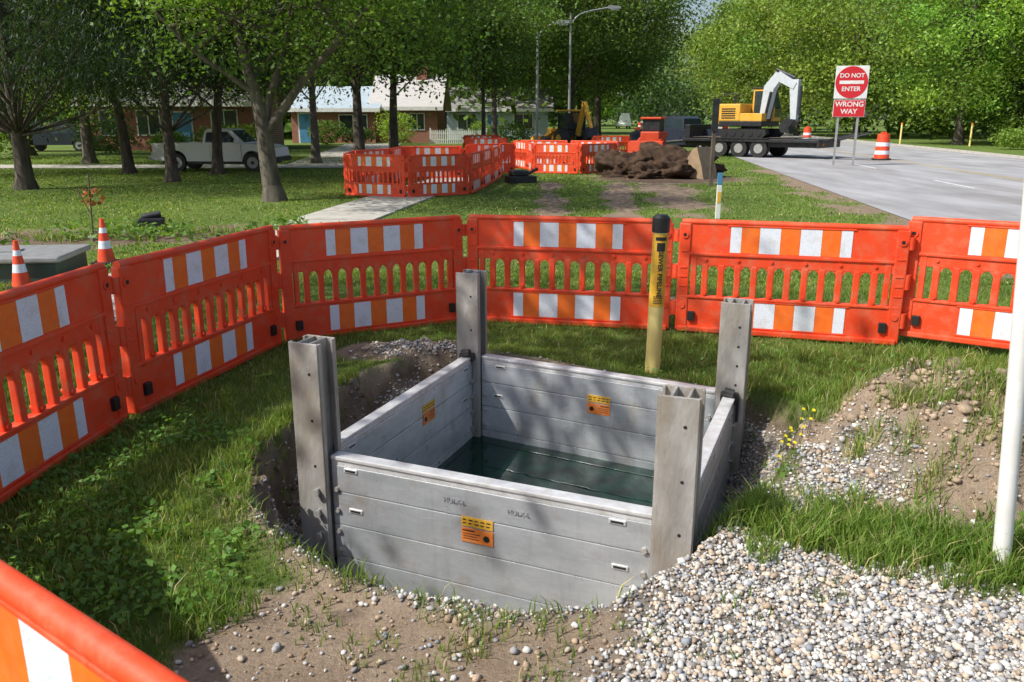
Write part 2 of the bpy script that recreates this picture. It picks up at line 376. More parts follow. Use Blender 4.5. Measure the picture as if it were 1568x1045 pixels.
strip(5.6,0,300,.12,M_line); strip(.1,0,300,.08,M_liney); strip(.35,0,300,.08,M_liney)
for i in range(30): strip(-2.4,4+i*9,7+i*9,.12,M_line)
lm.obj('road_markings')
kb=MB()
kb.raw([(roadc(y)+o,y,z) for y in (0,300) for o,z in((6.45,0),(6.45,.12),(6.62,.13),(6.62,0))],[[0,1,5,4],[1,2,6,5],[2,3,7,6]],M_conc); kb.obj('kerb')
sw=MB()
for i in range(-4,60):
    y0=i*1.5; y1=y0+1.485
    for_=[(-5.35+.14*y0-.75,y0),(-5.35+.14*y0+.75,y0),(-5.35+.14*y1+.75,y1),(-5.35+.14*y1-.75,y1)]
    V=[(a,b,.0) for a,b in for_]+[(a,b,.03+.004*((i*7)%3)) for a,b in for_]
    sw.raw(V,[[4,5,6,7],[0,1,5,4],[1,2,6,5],[2,3,7,6],[3,0,4,7]],M_conc)
sw.obj('sidewalk')
sheet('driveway',[(-40,30.6),(-1.8,31.6),(-1.5,33.8),(-40,33.2)],.014,M_conc)
sheet('driveway',[(-9,33.5),(-6,33.6),(-8,62),(-12,62)],.018,M_conc)

# ------------------------------------------------------------------ barrier
def barrier_mesh(L=1.85):
    b=MB()
    b.cyl((.02,0,.965),(L-.02,0,.965),.026,M_or,n=20)
    b.box((.02,-.018,.70),(L-.02,.018,.965),M_or,.006)
    b.box((.02,-.030,.685),(L-.02,.030,.71),M_or,.006)
    b.box((.02,-.018,.60),(L-.02,.018,.69),M_or,.006)
    b.box((.02,-.022,.05),(L-.02,.022,.325),M_or,.006)
    b.box((.02,-.032,.315),(L-.02,.032,.337),M_or,.006)
    b.box((.02,-.045,.02),(L-.02,.045,.065),M_or,.01)
    for x0,x1 in((0,.10),(L-.10,L)):
        b.box((x0,-.031,.03),(x1,.031,.955),M_or,.01)
    for x0 in (.115,L-.16):
        b.box((x0,-.022,.3),(x0+.045,.022,.7),M_or,.005)
    n=11; a0=.235; a1=L-.235
    for i in range(n):
        x=a0+(a1-a0)*i/(n-1)
        b.box((x-.026,-.021,.33),(x+.026,.021,.61),M_or,.008)
        if i<n-1:      # arched shoulders between slats
            xm=x+(a1-a0)/(n-1)
            for xq,sg in((x+.024,1),(xm-.024,-1)):
                pts=[(xq,.6005),(xq+sg*.032,.6005),(xq+sg*.008,.578),(xq,.545)]
                b.raw([(px,yy,pz) for yy in(-.017,.017) for (px,pz) in pts],[[0,1,2,3],[7,6,5,4],[1,5,6,2],[2,6,7,3]],M_or)
        if i%2==0 :
            b.cyl((x,-.028,.655),(x,.028,.655),.014,M_or,n=10)
            b.cyl((x,-.036,.36),(x,.036,.36),.016,M_or,n=10)
    pat=[.09,.15,.17,.16,.17,.15,.09]; s0=(L-sum(pat))/2
    for zl,zh,yy in((.72,.935,.0215),(.085,.30,.0255)):
        x=s0
        for i,wd in enumerate(pat):
            m=M_wr if i%2==0 else M_forg
            b.box((x,-yy,zl),(x+wd-.001,yy,zh),m,0)
            x+=wd
        b.box((s0-.025,-yy-.004,zh+.002),(s0+sum(pat)+.025,yy+.004,zh+.014),M_or,.003)
        b.box((s0-.025,-yy-.004,zl-.014),(s0+sum(pat)+.025,yy+.004,zl-.002),M_or,.003)
    for x in(.05,L-.05):
        b.cyl((x,-.04,.86),(x,.04,.86),.03,M_or,n=16); b.cyl((x,-.042,.86),(x,.042,.86),.015,M_blk,n=12)
        b.cyl((x,-.038,.25),(x,.038,.25),.028,M_or,n=16); 
        for z in(.42,.5,.58,.72): b.box((x-.03,-.036,z-.006),(x+.03,.036,z+.006),M_or,.002)
    for x in(.105,L-.165): b.box((x,-.05,.12),(x+.06,.05,.2),M_blk,.006)
    for x in(-.015,L+.015):
        for z in((.16,.28),(.48,.60),(.80,.90)): b.cyl((x,0,z[0]),(x,0,z[1]),.03,M_or,n=12)
    return b.mesh('barrier_panel')
BM=barrier_mesh()
RB=random.Random(9)
def barrier(p,q,z=0.0):
    o=bpy.data.objects.new('traffic_barrier',BM); dx,dy=q[0]-p[0],q[1]-p[1]; d=math.hypot(dx,dy)
    o.location=(p[0],p[1],z); o.rotation_euler=(RB.uniform(-.015,.015),RB.uniform(-.004,.004),math.atan2(dy,dx)); o.scale=(d/1.87,1,1); COL.objects.link(o)
for p,q,z in [((-.16,.80),(-1.72,1.92),0.01),((-1.75,1.96),(-2.5,2.98),0),((-2.52,3.0),(-2.38,4.80),0),((-2.37,4.85),(-1.91,6.58),-.01),((-1.88,6.62),(-.44,7.42),-.02),
    ((-.40,7.43),(1.40,7.05),-.02),((1.43,7.03),(3.17,6.52),-.01),((3.17,6.60),(4.75,5.55),.06),((4.78,5.5),(5.6,3.9),.03),
    ((-3.97,20.0),(-2.45,19.4),0),((-2.4,19.4),(-1.05,20.3),0),((-1.02,20.4),(-.8,22.1),0),((-.78,22.2),(-.58,24.0),0),((-.56,24.1),(-.42,25.9),0),((-.4,26),(-.35,27.8),0),
    ((-4.0,20.2),(-4.1,22.0),0),((-4.1,22.1),(-3.4,23.8),0),((-3.3,25.4),(-1.5,25.9),0),((-3.4,23.8),(-3.3,25.4),0),
    ((-1.5,27.6),(.1,28.6),0),((.05,32),(.6,30.3),0),((.6,30.2),(.7,28.4),0),((.72,28.3),(2.2,27.8),0),((2.25,27.8),(3.6,29.2),0),((3.62,29.3),(3.9,31.1),0),((3.9,31.2),(2.2,32),0),((2.1,32),(.3,32.4),0),
    ((-2,36),(-.2,36.3),0),((3.8,40),(5.6,40.4),0),((-2.4,42),(-.6,42),0)]:
    barrier(p,q,z)

# ------------------------------------------------------------------ shoring box
sb=MB(); ZT=.10
def frame(a,b):
    a=Vector((*a,0)); b=Vector((*b,0)); x=(b-a).normalized(); z=Vector((0,0,1)); y=z.cross(x)
    M=Matrix((( x.x,y.x,0,a.x),(x.y,y.y,0,a.y),(0,0,1,0),(0,0,0,1))); return M,(b-a).length
rr=random.Random(3)
def text(body,size,mat,parent,loc,rot,ext=.001,name='lettering'):
    cu=bpy.data.curves.new(name,'FONT'); cu.body=body; cu.size=size; cu.align_x='CENTER'; cu.align_y='CENTER'; cu.extrude=ext; cu.offset=size*.018
    o=bpy.data.objects.new(name,cu); o.location=loc; o.rotation_euler=rot; cu.materials.append(mat); COL.objects.link(o)
    if parent: o.parent=parent
    return o
def label(M,x,z,side,wd=.17):
    y=.036*side
    def sheetb(x0,x1,z0,z1,m,k): sb.box((x0,min(y,y+side*k),z0),(x1,max(y,y+side*k),z1),m,0,M)
    sheetb(x,x+wd,z-.05,z,M_yel,.003); sheetb(x,x+wd,z-.135,z-.06,M_orl,.003)
    for i in range(2): 
        for j in range(5):
            x0=x+.008+j*.032; sheetb(x0,x0+rr.uniform(.015,.026),z-.018-i*.018,z-.012-i*.018,M_ink,.004)
    sheetb(x+.008,x+.07,z-.075,z-.069,M_ink,.004)
    for i in range(3): sheetb(x+.01,x+rr.uniform(.07,.1),z-.09-i*.013,z-.087-i*.013,M_ink,.004)
    sb.cyl(tuple(Vector((x+.135,y,z-.1))),tuple(Vector((x+.135,y+side*.005,z-.1))),.018,M_ink,n=6,M=M)
for k,(a,b) in enumerate([(FL,FR),(FR,BR),(BR,BL),(BL,FL)]):
    M,L=frame(a,b)   # local +y = into box (ccw)
    x0=.095; x1=L-.095
    sb.box((x0,-.038,ZT-.018),(x1,.038,ZT+.004),M_alucap,.006,M)
    sb.box((x0,-.030,ZT-.045),(x1,.030,ZT-.018),M_alucap,.002,M)
    z=ZT-.045; hts=[.15,.19,.19,.19,.19,.19,.19,.19,.19,.19]
    for i,hh in enumerate(hts):
        z0=z-hh
        sb.box((x0,-.034,z0+.002),(x1,.034,z-.002),M_alu,.004,M)
        z=z0
    for sd in(-1,1):
        for xx in(x0+.12,x1-.16):
            yy=.034*sd
            for (xa,zz) in((xx,ZT-.065),(xx+.02,ZT-.29)):
                sb.box((xa-.04,min(yy,yy+sd*.006),zz-.011),(xa+.04,max(yy,yy+sd*.006),zz+.011),M_alucap,.002,M)
                sb.box((xa-.03,min(yy,yy+sd*.008),zz-.005),(xa+.03,max(yy,yy+sd*.008),zz+.005),M_ink,.0,M)
        for xx in(x0+.03,x1-.03):
            for zz in(-.08,-.2,-.32,-.44,-.6,-.8):
                sb.cyl((xx,.030*sd,zz),(xx,.048*sd,zz),.014,M_post,n=8,M=M)
    if k==0: label(M,L*.45,-.09,-1)
    if k==2: label(M,L*.42,-.06,1)
    if k==3: label(M,L*.36,-.02,1)
    for xx,s2 in((x0+.0,1),(x1-.0,-1)):
        if k in (1,3):
            sb.box((xx-.03,-.055,ZT-.03),(xx+.03,.055,ZT+.03),M_blk,.012,M)
            sb.cyl((xx+s2*.03,-.03,ZT+.03),(xx+s2*.03,.03,ZT+.04),.028,M_blk,n=10,M=M)
            sb.box((xx-.012,-.062,ZT-.16),(xx+.012,-.045,ZT),M_blk,.004,M)
fx=(Vector((*FR,0))-Vector((*FL,0))).normalized()
for i,(p,top) in enumerate([(FL,.71),(FR,.68),(BR,.70),(BL,.72)]):
    ang=math.atan2(fx.y,fx.x)+[0,.05,.03,0][i]
    M=Matrix.Translation((p[0],p[1],0))@Matrix.Rotation(ang,4,'Z')
    wd=.085; zb=-1.8
    for s in(-1,1):
        sb.box((-wd,s*.075-.007,zb),(wd,s*.075+.007,top),M_post,.003,M)
        sb.box((s*.035-.006,-.068,zb),(s*.035+.006,.068,top),M_post,.002,M)
        for s2 in(-1,1):
            sb.box((s2*wd-.008,s*.068-.014-(.008*s),zb),(s2*wd+.004,s*.068+.012-(.008*s),top-.002),M_post,.002,M)
    for z in ([-.45,-.2,.05,.3,.55] if i!=2 else np.arange(-.7,top-.05,.125)):
        for s in(-1,1):
            sb.cyl((0.03,s*.0821,z),(0.03,s*.0835,z),.008,M_ink,n=10,M=M)
    for z in(-.08,-.2,-.33,-.46):
        sb.cyl((.04,-.11,z),(.04,-.07,z),.011,M_steel,n=8,M=M); sb.cyl((.04,-.112,z-.01),(.04,-.10,z-.01),.02,M_post,n=10,M=M)
sbo=sb.obj('trench_shoring_box')
M0,L0=frame(FL,FR)
rotf=(math.pi/2,0,math.atan2(M0[1][0],M0[0][0]))
M_sten=pmat('faded_stencil',(.12,.12,.13),(.4,.4,.4),25,.6)
p=M0@Vector((L0*.43,-.0375,-.02)); text('HULK-L',.036,M_sten,sbo,p,rotf,.0004,'stencil')
p=M0@Vector((L0*.61,-.0375,-.02)); text('HULK-L',.034,M_sten,sbo,p,rotf,.0004,'stencil')
def watermat():
    m,t,b=nodes('murky_water'); L=t.links
    b.inputs['Base Color'].default_value=(.004,.026,.018,1); b.inputs['Roughness'].default_value=.015; b.inputs['IOR'].default_value=1.33; b.inputs['Specular IOR Level'].default_value=.45
    tc=t.nodes.new('ShaderNodeTexCoord'); n=t.nodes.new('ShaderNodeTexNoise'); n.inputs['Scale'].default_value=4
    L.new(tc.outputs['Object'],n.inputs['Vector']); bp=t.nodes.new('ShaderNodeBump'); bp.inputs['Strength'].default_value=.08; bp.inputs['Distance'].default_value=.02
    L.new(n.outputs[0],bp.inputs['Height']); L.new(bp.outputs[0],b.inputs['Normal']); return m
sheet('water',BOX,-.53,watermat())

# ------------------------------------------------------------------ yellow pipeline marker
mk=MB()
mk.cyl((0,0,-.3),(0,0,1.05),.054,M_ylp,n=28); mk.cyl((0,0,1.03),(0,0,1.13),.062,M_blk,n=28); mk.cyl((0,0,1.13),(0,0,1.15),.062,M_blk,r1=.042,n=28)
def cylpatch(z0,z1,a0,a1,r,mat,n=8):
    V=[];F=[]
    for i in range(n+1):
        a=a0+(a1-a0)*i/n
        V+= [(r*math.cos(a),r*math.sin(a),z0),(r*math.cos(a),r*math.sin(a),z1)]
    for i in range(n): F.append([2*i,2*i+2,2*i+3,2*i+1])
    mk.raw(V,F,mat,None,True)
cylpatch(.50,1.02,-math.pi*.95,-math.pi*.05,.0557,M_yel)
cylpatch(.975,1.0,-2.3,-.85,.0568,M_ink); cylpatch(.90,.96,-2.1,-1.05,.0568,M_ink)
for i in range(5): cylpatch(.525+i*.012,.53+i*.012,-2.2,-1.0,.0568,M_ink)
mko=mk.obj('pipeline_marker_post',(1.03,5.8,0)); mko.rotation_euler=(.01,.012,0)
tx=text('SEWER PIPELINE',.046,M_ink,mko,(0.0,-.0575,.735),(0,0,0),.0005)
tx.rotation_euler=(Matrix.Rotation(math.pi/2,3,'Y')@Matrix.Rotation(math.pi/2,3,'X')).to_euler()
wp=MB(); wp.cyl((0,0,-.3),(0,0,2.6),.034,M_white,n=24); wp.cyl((0,0,2.6),(0,0,2.63),.036,M_white,n=24)
o=wp.obj('white_pole',(2.0,3.02,0)); o.rotation_euler=(0,-.075,0)

# ------------------------------------------------------------------ grass
def blades(name,x,y,hgt,wid,col,zoff=0,bend=.5,jit=.25):
    n=len(x); z=height(x,y)+zoff
    a=RNG.uniform(0,2*np.pi,n); f=RNG.uniform(0,2*np.pi,n)
    bd=RNG.uniform(.1,1,n)*bend*hgt
    wx=np.cos(a)*wid/2; wy=np.sin(a)*wid/2; bx=np.cos(f)*bd; by=np.sin(f)*bd
    V=np.zeros((n,5,3))
    V[:,0]=np.stack([x-wx,y-wy,z-.005],-1); V[:,1]=np.stack([x+wx,y+wy,z-.005],-1)
    V[:,2]=np.stack([x-wx*.8+bx*.3,y-wy*.8+by*.3,z+hgt*.6],-1); V[:,3]=np.stack([x+wx*.8+bx*.3,y+wy*.8+by*.3,z+hgt*.6],-1)
    V[:,4]=np.stack([x+bx,y+by,z+hgt],-1)
    b=np.arange(n)[:,None]*5
    F=np.concatenate([b+np.array([0,1,2]),b+np.array([1,3,2]),b+np.array([2,3,4])],0)
    c=col*(1+RNG.uniform(-jit,jit,(n,1)))
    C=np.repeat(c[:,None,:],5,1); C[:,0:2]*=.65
    return V.reshape(-1,3),F,C.reshape(-1,3)
def join(parts):
    Vs=[];Fs=[];Cs=[];o=0
    for V,F,C in parts: Vs.append(V);Fs.append(F+o);Cs.append(C);o+=len(V)
    return np.concatenate(Vs),np.concatenate(Fs),np.concatenate(Cs)
def gcol(x,y,n):
    t=np.clip(.5+fbm(x,y,.9,71)*.9+RNG.normal(0,.2,n),0,1)[:,None]
    c=np.array([.115,.21,.032])*(1-t)+np.array([.225,.32,.06])*t
    dry=(RNG.random(n)<.10)[:,None]; return np.where(dry,np.array([.45,.39,.20]),c)
parts=[]
def okgrass(x,y,edge=.35):
    d,g=masks(x,y); ok=(RNG.random(len(x))>np.maximum(d,g)*1.02)&(sdpoly(x,y,PIT)>-.02)
    ok&=(sidewalk(x,y)>.76)&(np.abs(x-roadc(y))>6.5)
    return ok
n=400000
y=1.2+8.6*RNG.random(n)**.9; x=RNG.uniform(-1,1,n)*(.68*y+.7)+.1
ok=okgrass(x,y)&(RNG.random(n)<np.clip(.7+fbm(x,y,.5,77)*1.1,.15,1)); x=x[ok];y=y[ok]
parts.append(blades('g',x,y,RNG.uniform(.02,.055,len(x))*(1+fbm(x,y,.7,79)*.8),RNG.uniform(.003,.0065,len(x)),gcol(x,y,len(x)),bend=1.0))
n=220000; y=9+32*RNG.random(n)**1.3; x=RNG.uniform(-1,1,n)*(.66*y+1.5)
ok=okgrass(x,y)&~((y>30.6)&(y<33.9)&(x<-1.6)); x=x[ok];y=y[ok]
sc=.6+y/22
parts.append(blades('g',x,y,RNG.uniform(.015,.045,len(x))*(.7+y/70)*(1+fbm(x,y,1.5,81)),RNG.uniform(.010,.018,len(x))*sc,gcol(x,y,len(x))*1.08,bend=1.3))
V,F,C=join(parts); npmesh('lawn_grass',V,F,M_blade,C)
parts=[]
def tuft(cx,cy,r,n,h0,h1,w0=.004,w1=.007,col=None):
    a=RNG.uniform(0,2*np.pi,n); q=r*np.sqrt(RNG.random(n)); x=cx+q*np.cos(a); y=cy+q*np.sin(a)
    ok=sdpoly(x,y,BOX)>.06; x=x[ok];y=y[ok];n=len(x)
    c=gcol(x,y,n)*1.1 if col is None else np.tile(np.array(col),(n,1))
    parts.append(blades('t',x,y,RNG.uniform(h0,h1,n),RNG.uniform(w0,w1,n),c,bend=1.0))
R2=np.random.default_rng(11)
for i in range(170):
    px=R2.uniform(1.0,2.7); py=3.42-.42*(px-1.0)/1.2+R2.normal(0,.17)
    if py<2.68 or px>2.8: continue
    tuft(px,py,.08,38,.04,.14)
for px,py,nn,h in [(-.62,2.92,90,.13),(-.5,2.87,60,.1),(-.36,2.84,50,.1),(-1.05,2.75,160,.1),(-1.15,2.65,160,.1),(-1.22,2.8,150,.1),(-.1,2.60,60,.09),(-.16,2.5,60,.08),(.02,2.60,40,.08),(.12,2.72,30,.1),(-.75,2.72,40,.06),(-.5,2.5,50,.06),
      (.95,3.5,140,.14),(1.0,3.42,120,.13),(.9,3.35,70,.1),(-.9,3.2,60,.06),(1.35,5.4,60,.1),(1.6,5.3,60,.1),(2.0,3.08,150,.2),(2.1,3.0,120,.2),(2.2,3.1,120,.22),(-.82,3.1,50,.08),(-1.0,3.25,60,.08),(.35,2.80,14,.12),(.15,2.45,40,.05),(.45,2.6,30,.05),(-.3,2.35,60,.06),(0.1,2.3,60,.06),(-.85,2.95,50,.07),(-.7,2.6,25,.06),(-.25,2.7,50,.09),(.2,2.62,40,.08),(.9,2.75,20,.08),(1.2,2.85,25,.09),(.7,2.5,14,.06)]:
    tuft(px,py,.10,nn,h*.3,h)
for i in range(60):
    px=R2.uniform(1.75,3.2); py=R2.uniform(3.6,5.1); tuft(px,py,.09,60,.04,.15,col=(.34,.36,.13) if i%3==0 else None)
for i in range(120):
    px=R2.uniform(1.5,4.2); py=R2.uniform(4.6,6.4); tuft(px,py,.08,26,.04,.10)
for i in range(120):
    a=R2.uniform(0,1); px=-3.1+a*1.9+R2.normal(0,.1); py=R2.uniform(2.0,5.5); tuft(px,py,.1,26,.04,.10)
for i in range(90):
    t_=R2.uniform(0,1); P_=[(-1.24,3.5),(-1.42,4.2),(-1.33,4.8),(-1.08,5.6)]; q_=t_*3; j=min(2,int(q_)); f_=q_-j
    tuft(P_[j][0]*(1-f_)+P_[j+1][0]*f_-.04+R2.normal(0,.03),P_[j][1]*(1-f_)+P_[j+1][1]*f_,.06,24,.03,.10)
for i in range(60):
    y_=R2.uniform(10.4,13.6); tuft(-12+(y_-10.8)/2.8*7.3+R2.normal(0,.9),y_,.2,24,.05,.16,.012,.02)
V,F,C=join(parts); npmesh('grass_tufts',V,F,M_blade,C)

def leafcloud(c,size,col,up=.3,elong=.6,jit=.3,rng=RNG,droop=0):
    n=len(c); nrm=rng.normal(0,1,(n,3)); nrm[:,2]+=up*3; nrm/=np.linalg.norm(nrm,axis=1,keepdims=True)
    r=rng.normal(0,1,(n,3)); 
    if droop: r[:,2]-=droop
    u=r-nrm*(r*nrm).sum(1,keepdims=True); u/=np.linalg.norm(u,axis=1,keepdims=True)+1e-9; v=np.cross(nrm,u)
    s=(size*rng.uniform(.65,1.35,n))[:,None]
    V=np.stack([c+u*s*.5,c+v*s*.5*elong,c-u*s*.5,c-v*s*.5*elong],1)
    F=np.arange(n)[:,None]*4+np.arange(4)
    C=col*(1+rng.uniform(-jit,jit,(n,1))); return V.reshape(-1,3),F,np.repeat(C,4,0)
x=np.concatenate([RNG.uniform(-3.2,-1.1,8000),RNG.uniform(-3,4,3000)]); y=np.concatenate([RNG.uniform(2.0,4.8,8000),RNG.uniform(2.6,7,3000)])
ok=okgrass(x,y)&(fbm(x,y,.35,91)>.02); x=x[ok];y=y[ok]
c=np.stack([x,y,height(x,y)+RNG.uniform(.02,.06,len(x))],-1)
V,F,C=leafcloud(c,.032,np.tile(np.array([.13,.26,.045]),(len(x),1)),.6,.75)
n=5000; y=RNG.uniform(9.8,14.6,n); x=-12+(y-10.8)/2.8*7.3+RNG.normal(0,1.6,n); ok=(fbm(x,y,.8,95)>.05); x=x[ok];y=y[ok]
V2,F2,C2=leafcloud(np.stack([x,y,RNG.uniform(.02,.16,len(x))],-1),.09,np.tile(np.array([.12,.22,.04]),(len(x),1)),.6,.75)
npmesh('broadleaf_weeds',np.concatenate([V,V2]),np.concatenate([F,F2+len(V)]),M_leaf,np.concatenate([C,C2]))
fl=MB(); 
for i in range(14):
    px,py=1.60+R2.normal(0,.05),4.42+R2.normal(0,.08)
    z=float(height(np.array([px]),np.array([py]))[0]); hh=R2.uniform(.06,.16)
    fl.cyl((px,py,z),(px+.01,py,z+hh),.002,M_green,n=4); fl.cyl((px+.01,py,z+hh),(px+.012,py-.004,z+hh+.006),.008,M_yflow,r1=.010,n=8)
fl.obj('yellow_wildflowers')

# ------------------------------------------------------------------ gravel
phi=(1+5**.5)/2
ico=np.array([(-1,phi,0),(1,phi,0),(-1,-phi,0),(1,-phi,0),(0,-1,phi),(0,1,phi),(0,-1,-phi),(0,1,-phi),(phi,0,-1),(phi,0,1),(-phi,0,-1),(-phi,0,1)])/np.sqrt(1+phi*phi)
icf=np.array([(0,11,5),(0,5,1),(0,1,7),(0,7,10),(0,10,11),(1,5,9),(5,11,4),(11,10,2),(10,7,6),(7,1,8),(3,9,4),(3,4,2),(3,2,6),(3,6,8),(3,8,9),(4,9,5),(2,4,11),(6,2,10),(8,6,7),(9,8,1)])
def stones(x,y,r,cols,zo=.25):
    n=len(x); P=ico[None]*RNG.uniform(.75,1.2,(n,12,1)); s=RNG.uniform(.6,1.25,(n,1,3)); s[:,:,2]*=.75; P=P*s
    a=RNG.uniform(0,2*np.pi,n); ca,sa=np.cos(a)[:,None],np.sin(a)[:,None]
    X_=P[:,:,0]*ca-P[:,:,1]*sa; Y_=P[:,:,0]*sa+P[:,:,1]*ca; P=np.stack([X_,Y_,P[:,:,2]],-1)*r[:,None,None]
    z=height(x,y)+r*zo+np.abs(RNG.normal(0,.004,n)); P[:,:,0]+=x[:,None];P[:,:,1]+=y[:,None];P[:,:,2]+=z[:,None]
    F=(np.arange(n)[:,None,None]*12+icf[None]).reshape(-1,3); return P.reshape(-1,3),F,np.repeat(cols,12,0)
pal=np.array([(.66,.64,.60),(.54,.52,.49),(.39,.38,.38),(.60,.50,.39),(.50,.39,.29),(.33,.35,.39),(.74,.72,.67),(.28,.25,.23)])
n=180000; x=RNG.uniform(-1.8,3.0,n); y=RNG.uniform(1.9,6.7,n)
d,g=masks(x,y); sd=sdpoly(x,y,BOX)
ok=(RNG.random(n)<g**1.4*.85+.035*(d>.5))&(sd>.045)&(np.abs(x)<.68*y+.4); x=x[ok];y=y[ok]
r=np.clip(RNG.lognormal(math.log(.0078),.38,len(x)),.0035,.020)
c=pal[RNG.choice(8,len(x),p=[.17,.19,.14,.18,.12,.08,.07,.05])]*RNG.uniform(.7,1.05,(len(x),1))
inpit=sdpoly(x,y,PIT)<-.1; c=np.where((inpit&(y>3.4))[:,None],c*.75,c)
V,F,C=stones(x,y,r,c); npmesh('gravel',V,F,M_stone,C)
n=3600; t=RNG.random(n)
x=np.where(t<.55,RNG.normal(2.35,.42,n),np.where(t<.68,RNG.uniform(-1.2,1.0,n),RNG.uniform(-1.5,-1,n))); y=np.where(t<.55,RNG.normal(4.1,.42,n),np.where(t<.68,RNG.uniform(2.2,3.1,n),RNG.uniform(3.4,5.9,n)))
d,g=masks(x,y); ok=(d>.6)&(sdpoly(x,y,BOX)>.08); x=x[ok];y=y[ok];t=t[ok]
r=RNG.lognormal(math.log(.010),.55,len(x)).clip(.004,.045); r=np.where((t>.55)&(t<.68),r*.6,r)
c=np.where((t>.68)[:,None],np.array([.2,.14,.1]),np.array([.40,.30,.21]))*RNG.uniform(.6,1.15,(len(x),1)); V,F,C=stones(x,y,r,c); npmesh('soil_clods',V,F,M_stone,C)
n=1200; x=RNG.uniform(-1.6,2.8,n); y=RNG.uniform(2.1,6,n); d,g=masks(x,y); ok=(sdpoly(x,y,PIT)>.02)&(d>.3); x=x[ok];y=y[ok]
V,F,C=leafcloud(np.stack([x,y,height(x,y)+.006],-1),.022,np.tile(np.array([.28,.19,.1]),(len(x),1)),3,.35); npmesh('leaf_litter',V,F,M_leaf,C)
def lump(name,loc,sx,sy,sz,mat,seed,rough=.25,sub=4):
    bm=bmesh.new(); bmesh.ops.create_icosphere(bm,subdivisions=sub,radius=1)
    co=np.array([v.co[:] for v in bm.verts]); 
    k=1+rough*(fbm(co[:,0]+seed,co[:,1]+co[:,2]*1.7,.6,seed)+.6*fbm(co[:,2]*1.3+seed,co[:,0]-co[:,1],.25,seed+3))
    co=co*k[:,None]*np.array([sx,sy,sz])
    for v,p in zip(bm.verts,co): v.co=Vector(p)
    me=bpy.data.meshes.new(name); bm.to_mesh(me); bm.free(); me.materials.append(mat)
    me.polygons.foreach_set('use_smooth',np.ones(len(me.polygons),bool))
    o=bpy.data.objects.new(name,me); o.location=loc; COL.objects.link(o); return o
M_spoil=pmat('dark_spoil',(.095,.06,.04),(.04,.027,.02),5,.98,bump=1,bscale=14,spec=.1)
M_soil=pmat('dry_soil',(.43,.33,.23),(.25,.18,.125),9,.98,bump=1,bscale=40,spec=.1)
lump('dirt_pile',(5.0,26.8,0),1.5,1.0,.85,M_spoil,3,.6,5)
lump('dirt_pile',(3.8,27.2,0),1.1,.9,.7,M_spoil,8,.6,5)
lump('dirt_pile',(4.3,26.2,0),.7,.6,.4,M_spoil,13,.6,5)
for i,(a,b_,c_,s) in enumerate([(2.55,4.55,.3,.2),(2.8,4.0,.22,.24),(2.2,4.35,.27,.14),(2.95,4.5,.2,.2),(2.55,3.65,.08,.14),(2.35,3.9,.25,.13),(2.0,4.1,.16,.09),(2.7,4.3,.33,.12)]):
    lump('soil_clod',(a,b_,c_),s,s*.8,s*.55,M_soil,20+i,.9)

# ------------------------------------------------------------------ trees
def tubes(paths,n=8):
    Vs=[];Fs=[];o=0
    for pts,rad in paths:
        pts=np.array(pts,float); m=len(pts)
        d=np.gradient(pts,axis=0); d/=np.linalg.norm(d,axis=1,keepdims=True)+1e-9
        ref=np.array([0.3,1,0.1]); u=np.cross(d,ref); u/=np.linalg.norm(u,axis=1,keepdims=True)+1e-9; w_=np.cross(d,u)
        a=np.linspace(0,2*np.pi,n,endpoint=False)
        V=pts[:,None]+np.array(rad)[:,None,None]*(u[:,None]*np.cos(a)[None,:,None]+w_[:,None]*np.sin(a)[None,:,None])
        i=np.arange(m-1)[:,None]*n; j=np.arange(n); k=(j+1)%n
        F=np.stack([i+j,i+k,i+n+k,i+n+j],-1).reshape(-1,4)+o
        Vs.append(V.reshape(-1,3));Fs.append(F);o+=m*n
    return np.concatenate(Vs),np.concatenate(Fs)
def spline(P,m):
    P=np.array(P,float); t=np.linspace(0,len(P)-1,m); i=np.clip(t.astype(int),0,len(P)-2); f=(t-i)[:,None]
    Pm=np.vstack([2*P[0]-P[1],P,2*P[-1]-P[-2]]); a,b,c,d=Pm[i],Pm[i+1],Pm[i+2],Pm[i+3]
    return .5*((2*b)+(-a+c)*f+(2*a-5*b+4*c-d)*f*f+(-a+3*b-3*c+d)*f**3)
